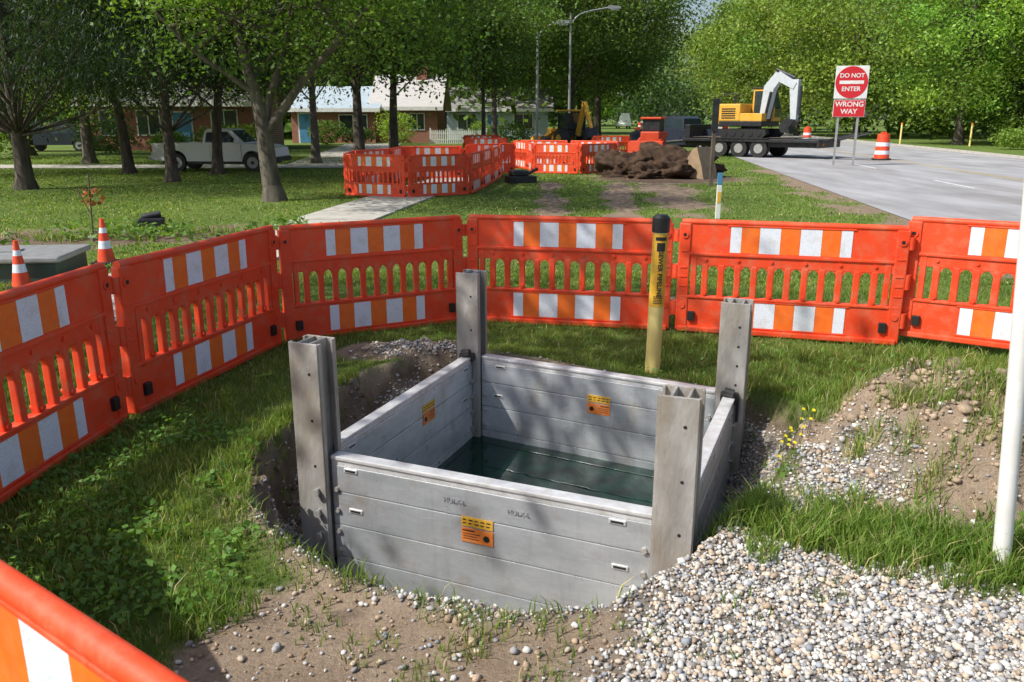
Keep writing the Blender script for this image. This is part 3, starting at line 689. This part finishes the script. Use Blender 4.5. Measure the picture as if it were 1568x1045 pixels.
def tree(name,base,r,cz,cr,crz,ncl,nl,ls,col,seed,limbs=None,bark=None,lean=(0,0),zmin=None,sig=.17,coff=(0,0),up=.35,droop=0,elong=.6,cone=False,full=False):
    rg=np.random.default_rng(seed); bark=bark or M_bark
    e=empty(name,(base[0],base[1],0))
    top=np.array([lean[0],lean[1],cz+crz*.4])
    paths=[]
    tp=spline([(0,0,-.2),(lean[0]*.15,lean[1]*.15,cz*.25),(lean[0]*.5,lean[1]*.5,cz*.6),top],12)
    rad=np.linspace(r,r*.3,12); rad[0]*=1.7; rad[1]*=1.08
    if not limbs: paths.append((tp,rad))
    else:
        for P,r0,r1 in limbs:
            s=spline(P,14); paths.append((s,np.linspace(r0,r1,14)))
    C=[];cc=[]
    zmin=zmin if zmin is not None else cz-crz
    zhi=3.0+.165*base[1]
    k=0
    while k<ncl:
        v=rg.normal(0,1,3); v/=np.linalg.norm(v); q=rg.random()**.4
        p=np.array([coff[0]+v[0]*cr*q,coff[1]+v[1]*cr*q,cz+v[2]*crz*q])
        if cone:
            h=rg.random()**1.6; rr2=cr*(1-h)**.8*rg.uniform(.3,1); a=rg.uniform(0,2*np.pi); p=np.array([math.cos(a)*rr2,math.sin(a)*rr2,zmin+h*crz*2-rr2*.12])
            if h<.08 and rg.random()<.3: p[2]=zmin+.1
        elif p[2]<zmin: continue
        k+=1
        if k%3==0:
            st=tp[int(np.clip(rg.integers(5,11) if not cone else 11*np.clip(p[2]/(zmin+crz*2),.2,.95),3,11))] if not limbs else None
            if st is None:
                L_=paths[rg.integers(0,len(limbs)-1)][0]; st=L_[rg.integers(8,14)]
            mid=(st+p)/2+rg.normal(0,cr*.06,3)+np.array([0,0,(.1 if not cone else .03)*cr])
            paths.append((spline([st,mid,p],7),np.linspace(r*rg.uniform(.10,.2),r*.03,7)))
        s_=cr*sig*rg.uniform(.6,1.3)
        hi=(p[2]>zhi) and not full
        m=int(nl*rg.uniform(.6,1.4)*(.3 if hi else 1)); L_=rg.normal(0,1,(m,3))*np.array([s_,s_,s_*(.55 if not cone else .4)])+p
        if droop: L_[:,2]-=np.abs(rg.normal(0,.3,m))*droop
        C.append(L_); cc.append(np.tile(np.array(col)*rg.uniform(.5,1.45)*np.array([rg.uniform(.85,1.25),1,1]),(m,1)))
    V,F=tubes(paths); npmesh('trunk_and_limbs',V,F,bark,smooth=True,parent=e)
    C=np.concatenate(C);cc=np.concatenate(cc)
    V,F,K=leafcloud(C,ls,cc,up,elong,.35,rg,droop*3); npmesh('crown',V,F,M_leaf,K,parent=e)
    return e
G1=(.095,.165,.032); G2_=(.06,.11,.025); GL=(.18,.28,.05); GD=(.032,.062,.025)
lb=[([(0,0,-.15),(-.08,0,.8),(-.12,0,1.5),(-.2,0,2.1),(-.42,.1,2.9),(-.6,.2,4.2),(-.8,.5,6.5)],.22,.07),
    ([(-.1,0,1.45),(.35,0,2.0),(.85,-.1,2.6),(1.75,-.3,3.45),(2.6,-.4,4.3),(3.6,-.4,5.8)],.12,.045),
    ([(-.12,0,1.6),(.05,.1,2.3),(.28,.2,2.9),(.5,.3,3.7),(.9,.4,6)],.11,.04),
    ([(-.25,0,2.3),(-.75,-.2,2.7),(-1.5,-.4,3.3),(-2.6,-.6,4.6)],.07,.03),
    ([(.6,0,2.3),(.9,.5,3.0),(1.0,1.2,4.4)],.06,.03),
    ([(0,0,-.15),(0,0,.06),(-.03,0,.35)],.36,.21)]
tree('maple_tree',(-5.35,18.8),.22,5.2,4.6,3.0,130,320,.11,(.12,.22,.036),101,limbs=lb,bark=M_barkg,zmin=3.0,sig=.13,coff=(1.3,0))
tree('oak_tree',(-7.3,40.5),.30,7.6,5.5,4.6,90,300,.17,G2_,102,zmin=3.6)
tree('oak_tree',(-5.8,41.5),.27,7.6,5,4.6,90,300,.17,G2_,103,zmin=3.5,lean=(.3,0))
tree('maple_tree',(-8.0,34.5),.2,6.6,4.5,4,80,300,.15,G2_,104,bark=M_barkg,zmin=3.7)
tree('maple_tree',(-9.8,28.0),.2,5.6,4.3,3.2,110,330,.14,G2_,105,lean=(.6,.3),zmin=2.8)
tree('maple_tree',(-12.9,28.4),.2,5.6,4.6,3.4,110,330,.14,G2_,106,lean=(-.5,0),zmin=2.7)
tree('maple_tree',(-17.3,34.6),.26,6.0,5,4.3,90,300,.17,GL,107,bark=M_barkg,zmin=2.2)
tree('spruce_tree',(-12.7,21.9),.22,7,5.0,4.6,190,260,.13,GD,108,zmin=3.0,cone=True,droop=1.0,elong=.24)
tree('spruce_tree',(-9.9,24.5),.18,7,4.2,4.6,130,240,.13,GD,118,zmin=3.3,cone=True,droop=1.0,elong=.24)
tree('spruce_tree',(-19,27),.3,7,4.8,6,130,240,.16,GD,109,zmin=2.2,cone=True,droop=.8,elong=.24)
tree('maple_tree',(4.4,64),.38,9.0,7.2,5.4,120,330,.24,G1,110,zmin=3.7)
tree('maple_tree',(7.4,74),.36,9.5,7.0,6,110,320,.26,G1,111,zmin=3.9)
tree('maple_tree',(-1.2,58),.25,8.0,6.2,4.8,110,330,.22,G1,112,bark=M_barkg,zmin=3.2)
tree('maple_tree',(-1.5,45),.14,6.5,3.6,3.4,70,260,.16,G1,113,zmin=3.0)
tree('maple_tree',(8,102),.4,9.5,8,6.5,90,260,.34,G1,114,zmin=2.5)
tree('maple_tree',(14,150),.4,10.5,8,9,80,240,.45,GL,119,zmin=2.0)
tree('locust_tree',(-24,42),.3,7.5,6,6,90,300,.2,GL,115,zmin=1.2)
tree('maple_tree',(-14.5,50),.3,7.6,6.8,5,100,300,.2,G1,116,zmin=3.2)
# shade tree standing left of the excavation, outside the view
tree('maple_tree',(-7.4,4.6),.2,7.0,3.2,1.5,48,160,.16,G1,117,zmin=5.2,sig=.17,coff=(.3,-.1),full=True)
for i,(bx,by,cr,crz,c_,g_) in enumerate([(31.5,78,8,7.5,GL,.30),(30,90,7.5,8,GL,.32),(31.5,60,6.2,6.6,(.19,.33,.055),.24),(38,64,7,8,G1,.30),(38.5,52,6.2,6.8,GL,.26),(46,60,8,8,G1,.30),(40,44,5.2,4.2,(.2,.3,.06),.2),(31,112,8,9,GL,.40),(38,140,9,10,G1,.45),(50,48,7,8,G1,.28)]):
    tree('maple_tree',(bx,by),.38,crz+1.0,cr,crz,120,250,g_,c_,200+i,zmin=.8,bark=M_barkg)
rg=np.random.default_rng(77); C=[];cc=[]
for i in range(380):
    side=rg.random()
    if side<.48: x_=rg.uniform(-95,3); y_=rg.uniform(74,110); hh=rg.uniform(9,19)
    elif side<.72: x_=rg.uniform(40,125); y_=rg.uniform(70,120); hh=rg.uniform(10,19)
    else:
        y_=rg.uniform(180,250); x_=rg.uniform(-10,80); hh=rg.uniform(14,19) if 28<x_<50 else rg.uniform(18,30)
    far=y_>150; col=np.array(G1)*rg.uniform(.7,1.6)+(np.array([.045,.065,.055]) if far else 0)  # far trees lifted with a bluish tint: haze put into the leaf colour
    for k in range(6 if far else 5):
        p=np.array([x_+rg.normal(0,2.5),y_+rg.normal(0,2),hh*rg.uniform(.15,1)])
        m=90; C.append(rg.normal(0,1,(m,3))*np.array([2.0,2.0,1.5])*(1.25 if far else 1)+p); cc.append(np.tile(col*rg.uniform(.7,1.3),(m,1)))
C=np.concatenate(C);cc=np.concatenate(cc); C[:,2]=np.abs(C[:,2])
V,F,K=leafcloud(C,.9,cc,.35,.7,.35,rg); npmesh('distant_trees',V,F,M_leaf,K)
def shrub(name,loc,r,h,n,ls,col,seed):
    rg=np.random.default_rng(seed); v=rg.normal(0,1,(n,3)); v/=np.linalg.norm(v,axis=1,keepdims=True); q=rg.uniform(.55,1.05,(n,1))
    k=1+.35*fbm(v[:,0]+seed,v[:,1]+v[:,2],.5,seed)[:,None]
    C=v*q*k*np.array([r,r,h/2])+np.array([0,0,h/2]); C[:,2]=np.abs(C[:,2])
    cc=np.tile(np.array(col),(n,1)); V,F,K=leafcloud(C,ls,cc,.4,.7,.4,rg); o=npmesh(name,V,F,M_leaf,K); o.location=(loc[0],loc[1],0); return o
for i,(a,b_,r_,h_,c_) in enumerate([(-8.3,61,1.6,2.4,(.22,.34,.05)),(-13,60,1.4,1.7,G1),(-16,46,1.3,1.4,G1),(-18.5,46,1.1,1.2,GL),(-21,44,1.5,1.8,G1),(-11,61,1.3,1.3,G2_),(0,64,1.6,1.6,G1),(-2.5,66,1.3,1.5,GL),(-24,38,1.8,2,GL),(37,47,2.4,2.4,(.2,.3,.06)),(43,52,3,3,(.2,.3,.06)),(30,50,1.5,1.3,GL),(-14.5,47,1.2,1.6,GL),(34,56,2.2,2.2,GL)]):
    shrub('shrub',(a,b_),r_,h_,1500,.16,c_,300+i)

# ------------------------------------------------------------------ houses
def house(name,loc,rz,wid,dep,hw,hr,wallm,roofm,wins,door=None,chim=True):
    e=empty(name,(loc[0],loc[1],0),rz)
    m=MB(); m.box((0,0,0),(wid,dep,hw),wallm)
    m.raw([(0,0,hw),(0,dep,hw),(0,dep/2,hw+hr-.1),(wid,0,hw),(wid,dep,hw),(wid,dep/2,hw+hr-.1)],[[0,1,2],[3,5,4]],wallm); m.obj('walls',parent=e)
    r=MB(); ov=.5; s=hr/(dep/2)
    for sg in(0,1):
        y0=-ov if sg==0 else dep+ov; 
        V=[(-ov,y0,hw-ov*s),(wid+ov,y0,hw-ov*s),(wid+ov,dep/2,hw+hr),(-ov,dep/2,hw+hr)]
        V+=[(a,b,c+.15) for a,b,c in V]; r.raw(V,[[0,1,2,3],[4,5,6,7],[0,1,5,4],[1,2,6,5],[3,0,4,7]],roofm)
        r.box((-ov,min(y0-.03,y0+.02),hw-ov*s-.12),(wid+ov,max(y0-.03,y0+.02),hw-ov*s+.15),M_white)
    if chim: r.box((wid*.6,dep*.4,hw+hr*.5),(wid*.6+.9,dep*.4+.6,hw+hr+.7),M_brick)
    r.obj('roof',parent=e)
    wn=MB()
    for x0,x1,z0,z1 in wins:
        wn.box((x0-.08,-.05,z0-.08),(x1+.08,-.003,z1+.08),M_white); wn.box((x0,-.07,z0),(x1,-.053,z1),M_glass)
        wn.box(((x0+x1)/2-.03,-.085,z0),((x0+x1)/2+.03,-.073,z1),M_white)
    if door: wn.box((door-.1,-.05,0),(door+1.1,-.003,2.2),M_white); wn.box((door,-.08,.05),(door+1,-.053,2.1),M_blue)
    wn.obj('windows_and_doors',parent=e); return e
house('brick_house',(-10.2,64),0,4.6,8,2.75,2.2,M_brick,M_roofl,[(2.6,3.6,1,2.1)],None,True)
house('ranch_house',(-16.4,63.5),0,6.2,8,2.55,1.5,M_brick,M_side,[(3.6,5.6,.8,2.0)],.6,False)
house('ranch_house',(-5.8,76),0,9,8,2.7,1.8,M_side,M_roofd,[(1,2.6,.9,2.1),(6,7.6,.9,2.1)],3.6,True)
house('brick_house',(-24.5,49),.05,9.5,8,2.8,1.9,M_brick,M_roofd,[(.9,2.1,.9,2.2),(3,4.2,.9,2.2),(7.2,8.6,.9,2.2)],5.0,True)
fc=MB()
for i in range(30): 
    x0=i*.14; fc.prism([(x0,0),(x0+.08,0),(x0+.08,.9),(x0+.04,1.0),(x0,.9)],-.01,.01,M_white)
for z in(.25,.7): fc.box((0,.012,z),(4.2,.05,z+.08),M_white)
for x0 in(0,1.4,2.8,4.1): fc.box((x0,.0505,0),(x0+.1,.13,1.1),M_white)
fc.obj('picket_fence',(-6.0,62,0))

# ------------------------------------------------------------------ vehicles
def arc(cx,cz,r,n=8): return [(cx+r*math.cos(math.pi*(1-i/n)),cz+r*math.sin(math.pi*(1-i/n))) for i in range(n+1)]
def wheel(m,x,y,r,wd,s):
    m.cyl((x,y,r),(x,y+s*wd,r),r,M_blk,n=20); m.cyl((x,y+s*wd,r),(x,y+s*(wd+.012),r),r*.62,M_steel,n=16); m.cyl((x,y+s*(wd+.012),r),(x,y+s*(wd+.03),r),r*.2,M_dark,n=10)
def pickup(name,loc,rz,sc,paint):
    m=MB(); W=.9
    P=[(-2.6,.5)]+arc(-1.55,.42,.44)+arc(1.65,.42,.44)+[(2.55,.45),(2.62,.62),(2.58,.95),(2.2,1.08),(1.25,1.14),(-.42,1.12),(-.45,1.16),(-2.6,1.14)]
    m.prism(P,-W,W,paint)
    tp=lambda z:max(0,(z-1.12))*.28
    C=[(-.42,1.121),(-.34,1.62),(-.2,1.72),(.55,1.73),(.75,1.68),(1.35,1.121)]
    m.prism(C,-W+.03,W-.03,paint,taper=tp)
    for win in([(-.3,1.18),(-.24,1.58),(.22,1.6),(.22,1.18)],[(.29,1.18),(.29,1.6),(.62,1.6),(1.08,1.18)]):
        m.prism(win,-W+.022,W-.022,M_glass,taper=tp)
    m.raw([(1.30,-.72,1.19),(1.30,.72,1.19),(.82,.62,1.66),(.82,-.62,1.66)],[[0,1,2,3]],M_glass)
    m.box((-2.5,-.8,1.145),(-.5,.8,1.15),M_dark); 
    for s in(-1,1): wheel(m,-1.55,s*.70,.37,.2,s); wheel(m,1.65,s*.70,.37,.2,s); m.box((-.1,s*.9-.006,.55),(-.09,s*.9+.006,1.1),M_dark); m.box((1.2,s*.9-.006,.55),(1.21,s*.9+.006,1.1),M_dark); m.box((-2.62,s*.82-.1,.8),(-2.56,s*.82+.09,1.08),M_exr); m.box((1.0,s*1.0-.1,1.15),(1.15,s*1.0+.08,1.3),paint,.02)
    m.box((-2.75,-.85,.45),(-2.6,.85,.62),M_steel,.02); m.box((2.6,-.85,.42),(2.72,.85,.6),M_dark,.02)
    m.box((-2.2,-.78,.3),(2.3,.78,.5),M_dark)
    return m.obj(name,loc,rz,sc)
pickup('pickup_truck',(-10.3,30.0,0),-.06,.84,M_carw)
def car(name,loc,rz,paint,hgt=1.45,van=False,sc=1):
    m=MB(); W=.88
    P=[(-2.2,.4)]+arc(-1.35,.36,.38)+arc(1.4,.36,.38)+[(2.2,.4),(2.25,.6),(2.15,.82),(1.2,.95),(-2.1,1.0),(-2.25,.7)]
    m.prism(P,-W,W,paint)
    C=[(-1.9,.98),(-1.5,hgt-.05),(-1.1,hgt),(.2,hgt),(.5,hgt-.06),(1.25,.95)] if not van else [(-2.2,.98),(-2.15,hgt),(1.1,hgt),(1.9,.95)]
    m.prism(C,-W+.03,W-.03,paint,taper=lambda z:max(0,z-.95)*.25)
    m.prism([(-1.6,1.02),(-1.35,hgt-.1),(-.4,hgt-.08),(-.4,1.02)],-W+.022,W-.022,M_glass,taper=lambda z:max(0,z-.95)*.25)
    m.prism([(-.32,1.02),(-.32,hgt-.08),(.4,hgt-.1),(1.0,1.02)],-W+.022,W-.022,M_glass,taper=lambda z:max(0,z-.95)*.25)
    for x in(-1.35,1.4):
        for s in(-1,1): wheel(m,x,s*.68,.33,.2,s)
    m.raw([(-2.0,-.68,1.03),(-2.0,.68,1.03),(-1.62,.6,hgt-.1),(-1.62,-.6,hgt-.1)],[[0,1,2,3]],M_glass)
    return m.obj(name,loc,rz,sc)
M_cdk=pmat('car_paint_dark',(.03,.04,.06),(.025,.03,.05),2,.2)
car('parked_car',(-25.5,47.8,0),.1,M_cdk,1.6)
car('van',(19.5,150,0),math.pi/2,M_carw,2.2,True,1.2)
car('parked_car',(22.5,120,0),math.pi/2,M_blue,1.5)

def excavator(name,loc,rz,sc,pm,bm_,z0=0):
    m=MB(); z=z0
    for s in(-1,1):
        P=[(-1.3,.0+z),(1.3,.0+z),(1.55,.22+z),(1.45,.5+z),(-1.45,.5+z),(-1.55,.22+z)]
        m.prism(P,s*.95-.22,s*.95+.22,M_blk)
        for k in range(13): m.box((-1.3+k*.21,s*.95-.24,z+.495),(-1.2+k*.21,s*.95+.24,z+.53),M_dark)
        for k in range(5): m.cyl((-1.1+k*.55,s*1.175,z+.24),(-1.1+k*.55,s*1.2,z+.24),.17,M_dark,n=12)
    m.box((-.9,-.75,z+.2),(.9,.75,z+.5),M_dark); m.cyl((0,0,z+.5),(0,0,z+.66),.6,M_dark)
    m.box((-1.55,-1.15,z+.66),(1.2,1.15,z+.95),M_dark,.03)
    m.box((-1.6,-1.15,z+.95),(-.2,1.15,z+1.95),pm,.08)
    m.box((-1.62,-.8,z+1.1),(-1.45,.8,z+1.5),M_dark,.02)
    m.box((-1.75,-1.1,z+.75),(-1.55,1.1,z+1.6),pm,.06)
    for k in range(5): m.box((-1.4,-1.165,z+1.1+k*.13),(-.5,-1.15,z+1.17+k*.13),M_dark)
    m.box((-.2,-1.15,z+.95),(1.2,-.6,z+1.4),pm,.04)
    m.cyl((-.9,-.5,z+1.95),(-.9,-.5,z+2.4),.06,M_dark,n=8)
    for a in(-1.5,-.4): m.cyl((a,-1.05,z+1.95),(a,-1.05,z+2.5),.03,M_dark,n=6)
    m.cyl((-1.5,-1.05,z+2.5),(-.4,-1.05,z+2.5),.03,M_dark,n=6)
    P=[(-.15,z+.95),(1.25,z+.95),(1.3,z+1.6),(.95,z+2.8),(-.1,z+2.8)]
    m.prism(P,.2,1.12,pm); m.prism([(-.02,z+1.4),(.5,z+1.4),(.5,z+2.68),(-.02,z+2.68)],.19,1.13,M_glass); m.prism([(.56,z+1.25),(1.15,z+1.25),(1.2,z+1.6),(.9,z+2.68),(.56,z+2.68)],.19,1.13,M_glass)
    m.raw([(1.265,.26,z+1.15),(1.265,1.06,z+1.15),(1.315,1.06,z+1.6),(1.315,.26,z+1.6)],[[0,1,2,3]],M_glass); m.raw([(1.315,.26,z+1.62),(1.315,1.06,z+1.62),(.98,1.06,z+2.74),(.98,.26,z+2.74)],[[0,1,2,3]],M_glass)
    m.raw([(-.115,.3,z+1.5),(-.115,1.0,z+1.5),(-.105,1.0,z+2.65),(-.105,.3,z+2.65)],[[0,1,2,3]],M_glass)
    m.box((-.2,.15,z+2.8),(1.0,1.17,z+2.88),M_dark,.02)
    m.beam((.9,-.2,z+1.1),(1.15,-.2,z+2.9),.46,.46,.62,bm_); m.beam((1.08,-.2,z+2.75),(1.7,-.2,z+3.55),.45,.60,.5,bm_); m.beam((1.6,-.2,z+3.5),(2.7,-.2,z+2.9),.44,.52,.40,bm_)
    m.beam((2.62,-.2,z+3.25),(2.75,-.2,z+.95),.36,.54,.32,bm_)
    for s in(-.52,.12): m.cyl((1.05,s,z+1.0),(1.35,s,z+2.6),.08,M_dark)
    m.cyl((1.45,-.2,z+3.85),(2.6,-.2,z+3.35),.09,M_dark); m.cyl((3.02,-.2,z+2.9),(3.02,-.2,z+1.3),.07,M_dark)
    m.prism([(2.95,z+1.05),(2.35,z+1.1),(2.0,z+.7),(2.15,z+.35),(2.7,z+.25),(2.6,z+.6)],-.6,.2,M_dark)
    return m.obj(name,loc,rz,sc)
excavator('excavator',(11.5,41.0,.90),-.75,.80,M_exy,M_exg,0)
tr=MB()
tr.box((-1.25,-3.2,.72),(1.25,3.6,.86),M_dark,.02); tr.box((-1.05,-3.2,.5),(-.85,3.6,.72),M_dark); tr.box((.85,-3.2,.5),(1.05,3.6,.72),M_dark)
for yy in(-.4,.6,1.6):
    for s in(-1,1): tr.cyl((s*.85,yy,.42),(s*1.2,yy,.42),.42,M_blk,n=20); tr.cyl((s*1.2,yy,.42),(s*1.22,yy,.42),.22,M_steel,n=12); tr.box((min(s*.95,s*1.28),yy-.5,.86),(max(s*.95,s*1.28),yy+.5,.90),M_dark)
tr.box((-1.3,-3.28,.5),(1.3,-3.2,.85),M_dark,.01)
for s in(-.8,.8): tr.box((s-.12,-3.3,.6),(s+.12,-3.285,.7),M_exr)
for s in(-1,1):
    M=Matrix.Translation((s*.75,-3.3,.8))@Matrix.Rotation(-.25,4,'X'); tr.box((-.3,-1.5,-.03),(.3,0,.03),M_dark,0,M)
tr.box((-.9,-2,.905),(.9,3.4,.925),M_wood)
tr.cyl((0,3.6,.75),(0,5.2,.6),.09,M_dark); tr.box((-1.1,3.3,.86),(1.1,3.6,1.5),M_dark,.03)
tr.obj('flatbed_trailer',(12.0,40.8,0),.85)
pickup('work_truck',(9.2,45.2,0),2.4,1.1,M_cdk)
bh=MB()
for x,r_ in((-1,.7),(1.2,.45)):
    for s in(-1,1): bh.cyl((x,s*.6,r_),(x,s*1.0,r_),r_,M_blk,n=20); bh.cyl((x,s*1.0,r_),(x,s*1.02,r_),r_*.5,M_exy,n=14)
bh.box((-.6,-.4,.7),(1.8,.4,1.4),M_exy,.05); bh.box((-1.4,-.6,.9),(-.2,.6,1.3),M_dark,.03)
for a in(-1.4,-.2):
    for s in(-.6,.6): bh.cyl((a,s,1.3),(a,s,2.4),.05,M_dark,n=6)
bh.box((-1.55,-.7,2.4),(-.05,.7,2.5),M_exy,.03); bh.box((-1.38,-.58,1.35),(-.22,.58,2.3),M_glass)
bh.beam((-1.6,0,1.0),(-2.4,0,2.9),.2,.3,.25,M_exy); bh.beam((-2.4,0,2.9),(-3.2,0,1.4),.2,.25,.2,M_exy); bh.prism([(-3.2,1.5),(-3.5,.9),(-3.1,.6),(-2.8,.8),(-3.0,1.2)],-.35,.35,M_dark)
bh.beam((.6,.5,1.3),(2.4,.5,.6),.12,.2,.16,M_exy); bh.beam((.6,-.5,1.3),(2.4,-.5,.6),.12,.2,.16,M_exy); bh.prism([(2.3,.2),(3.1,.1),(2.7,.35),(2.6,.8),(2.35,.9)],-1.1,1.1,M_exy)
bh.obj('backhoe_loader',(3.0,48,0),2.0,.9)
rl=MB()
for s in(-1,1): rl.prism([(-.6,0),(.6,0),(.8,.2),(.7,.45),(-.7,.5),(-.8,.2)],s*.6-.15,s*.6+.15,M_blk)
rl.box((-.8,-.45,.4),(.5,.45,1.2),M_exr,.06); rl.box((-.5,-.42,1.2),(.3,.42,1.75),M_dark,.05); rl.box((-.6,-.5,1.75),(.4,.5,1.85),M_exr,.03)
for s in(-.5,.5): rl.beam((-.7,s,1.1),(1.0,s,.6),.1,.2,.16,M_exr)
rl.prism([(1.0,.1),(1.6,.05),(1.25,.3),(1.2,.75),(1.0,.8)],-.8,.8,M_exr)
rl.obj('compact_track_loader',(6.6,40.0,0),-2.0,1.0)
bk=MB(); bk.prism([(0,0),(.75,.05),(.8,.35),(.45,.95),(.3,1.0),(.1,.4)],-.45,.45,M_tan)
for k in range(4): bk.prism([(.75,.02),(1.0,.0),(.8,.12)],-.4+k*.22,-.32+k*.22,M_dark)
bk.obj('excavator_bucket',(6.1,25.8,0),2.4,.95)

# ------------------------------------------------------------------ signs and street furniture
sg=MB()
for x in(-.36,.36): sg.box((x-.04,-.03,0),(x+.04,.03,3.6),M_steel)
sg.box((-.60,-.055,2.52),(.60,-.033,3.72),M_white,.01)
sg.cyl((0,-.056,3.12),(0,-.062,3.12),.585,M_red,n=40); sg.box((-.44,-.066,3.06),(.44,-.063,3.18),M_white)
sg.box((-.58,-.055,1.84),(.58,-.033,2.48),M_white,.01); sg.box((-.565,-.059,1.855),(.565,-.0555,2.465),M_red)
sgo=sg.obj('traffic_sign',(12.95,33,0),-.2)
R90=(math.pi/2,0,0)
text('DO NOT',.22,M_white,sgo,(0,-.066,3.36),R90); text('ENTER',.23,M_white,sgo,(0,-.066,2.87),R90)
text('WRONG',.26,M_white,sgo,(0,-.062,2.31),R90); text('WAY',.26,M_white,sgo,(0,-.062,2.04),R90)
def barrel(loc,sc=1):
    m=MB(); m.cyl((0,0,0),(0,0,.08),.38,M_blk,n=20); z=.08; r=.30
    for i,mt in enumerate([M_or,M_wr,M_or,M_wr,M_or,M_or]):
        hh=.165; m.cyl((0,0,z),(0,0,z+hh-.01),r,mt,r1=r-.006,n=24); m.cyl((0,0,z+hh-.01),(0,0,z+hh),r-.02,M_or,n=24); r-=.011; z+=hh
    m.box((-.1,-.03,z),(.1,.03,z+.08),M_or,.01); m.obj('traffic_barrel',loc,0,sc)
for p_ in[(16.3,37.3,0),(14.3,62,0),(17,76,0),(15.8,88,0),(17.5,100,0),(19.5,78,0),(21.5,62,0),(8.6,58,0),(18.6,124,0)]: barrel(p_,1.06)
def cone(loc,sc):
    m=MB(); m.box((-.18,-.18,0),(.18,.18,.04),M_blk,.01)
    zs=[.04,.24,.36,.48,.56,.7]; rs=[.13,.098,.079,.06,.047,.028]
    for i,mt in enumerate([M_or,M_wr,M_or,M_wr,M_or]): m.cyl((0,0,zs[i]),(0,0,zs[i+1]),rs[i],mt,r1=rs[i+1],n=18)
    m.obj('traffic_cone',loc,0,sc)
cone((-5.2,10.5,.0),.82); cone((-5.37,8.9,.0),.75)
ub=MB(); ub.box((-.85,-.45,0),(.85,.45,.24),M_green,.02); ub.box((-.9,-.5,.24),(.9,.5,.31),M_steel,.02); ub.box((-.3,-.1,.311),(.3,.1,.33),M_steel,.005)
ub.obj('utility_vault',(-6.0,9.5,0),.12)
pp=MB(); pp.box((-.05,-.05,0),(.05,.05,2.2),M_wood,.01); pp.box((-.09,-.075,1.45),(.09,-.053,2.3),M_dark,.01); pp.obj('wooden_sign_post',(5.43,22.9,0))
mp_=MB(); mp_.box((-.045,-.02,0),(.045,.02,.62),M_white,.008); mp_.box((-.045,-.02,.62),(.045,.02,.84),M_blue,.008); mp_.box((-.03,-.026,.3),(.03,-.022,.5),M_yel); mp_.obj('utility_marker_post',(3.79,15.3,0))
bx=MB(); bx.box((-.45,-.3,0),(.45,.3,.22),M_blk,.02); bx.box((-.35,-.25,.22),(.2,.25,.4),M_blk,.05); bx.cyl((.2,-.2,.3),(.5,-.2,.45),.05,M_dark); bx.obj('plate_compactor',(.25,24.2,0),.3,.9)
b2=MB(); b2.box((-.2,-.15,0),(.2,.15,.2),M_dark,.03); b2.cyl((-.15,0,.2),(.15,0,.26),.06,M_dark); b2.obj('valve_box',(-6.0,13.8,0),.3)
def lamp(loc,rz,L_,h):
    m=MB(); m.cyl((0,0,0),(0,0,h),.09,M_steel,r1=.06,n=12); m.cyl((0,0,0),(0,0,.3),.16,M_steel,n=12)
    P=spline([(0,0,h-.6),(L_*.3,0,h),(L_,0,h+.35)],8)
    for a,b in zip(P[:-1],P[1:]): m.cyl(tuple(a),tuple(b),.04,M_steel,n=8)
    m.prism([(L_-.1,h+.3),(L_+.2,h+.24),(L_+.8,h+.3),(L_+.75,h+.42),(L_+.1,h+.48)],-.15,.15,M_steel); m.box((L_+.15,-.13,h+.2),(L_+.65,.13,h+.24),M_white,.02)
    m.obj('street_lamp',loc,rz)
lamp((1.4,48,0),0,1.0,6.5); lamp((3.6,54,0),.1,2.3,8.0)
for a,b_ in[(33,52),(26.5,58),(30.2,56)]:
    m=MB(); m.cyl((0,0,0),(0,0,1.4),.06,M_ylp,n=10); m.cyl((0,0,1.4),(0,0,1.5),.07,M_orl,n=10); m.obj('verge_marker_post',(a,b_,0))
shrub('young_shrub',(-6.25,12.4),.16,.35,40,.08,(.3,.12,.04),400).location=(-6.25,12.4,.5)
st=MB(); st.cyl((0,0,0),(.05,0,1.0),.012,M_wood,n=6); st.cyl((.02,0,.4),(-.15,0,.8),.008,M_wood,n=6); st.obj('plant_stalk',(-6.3,12.4,0))
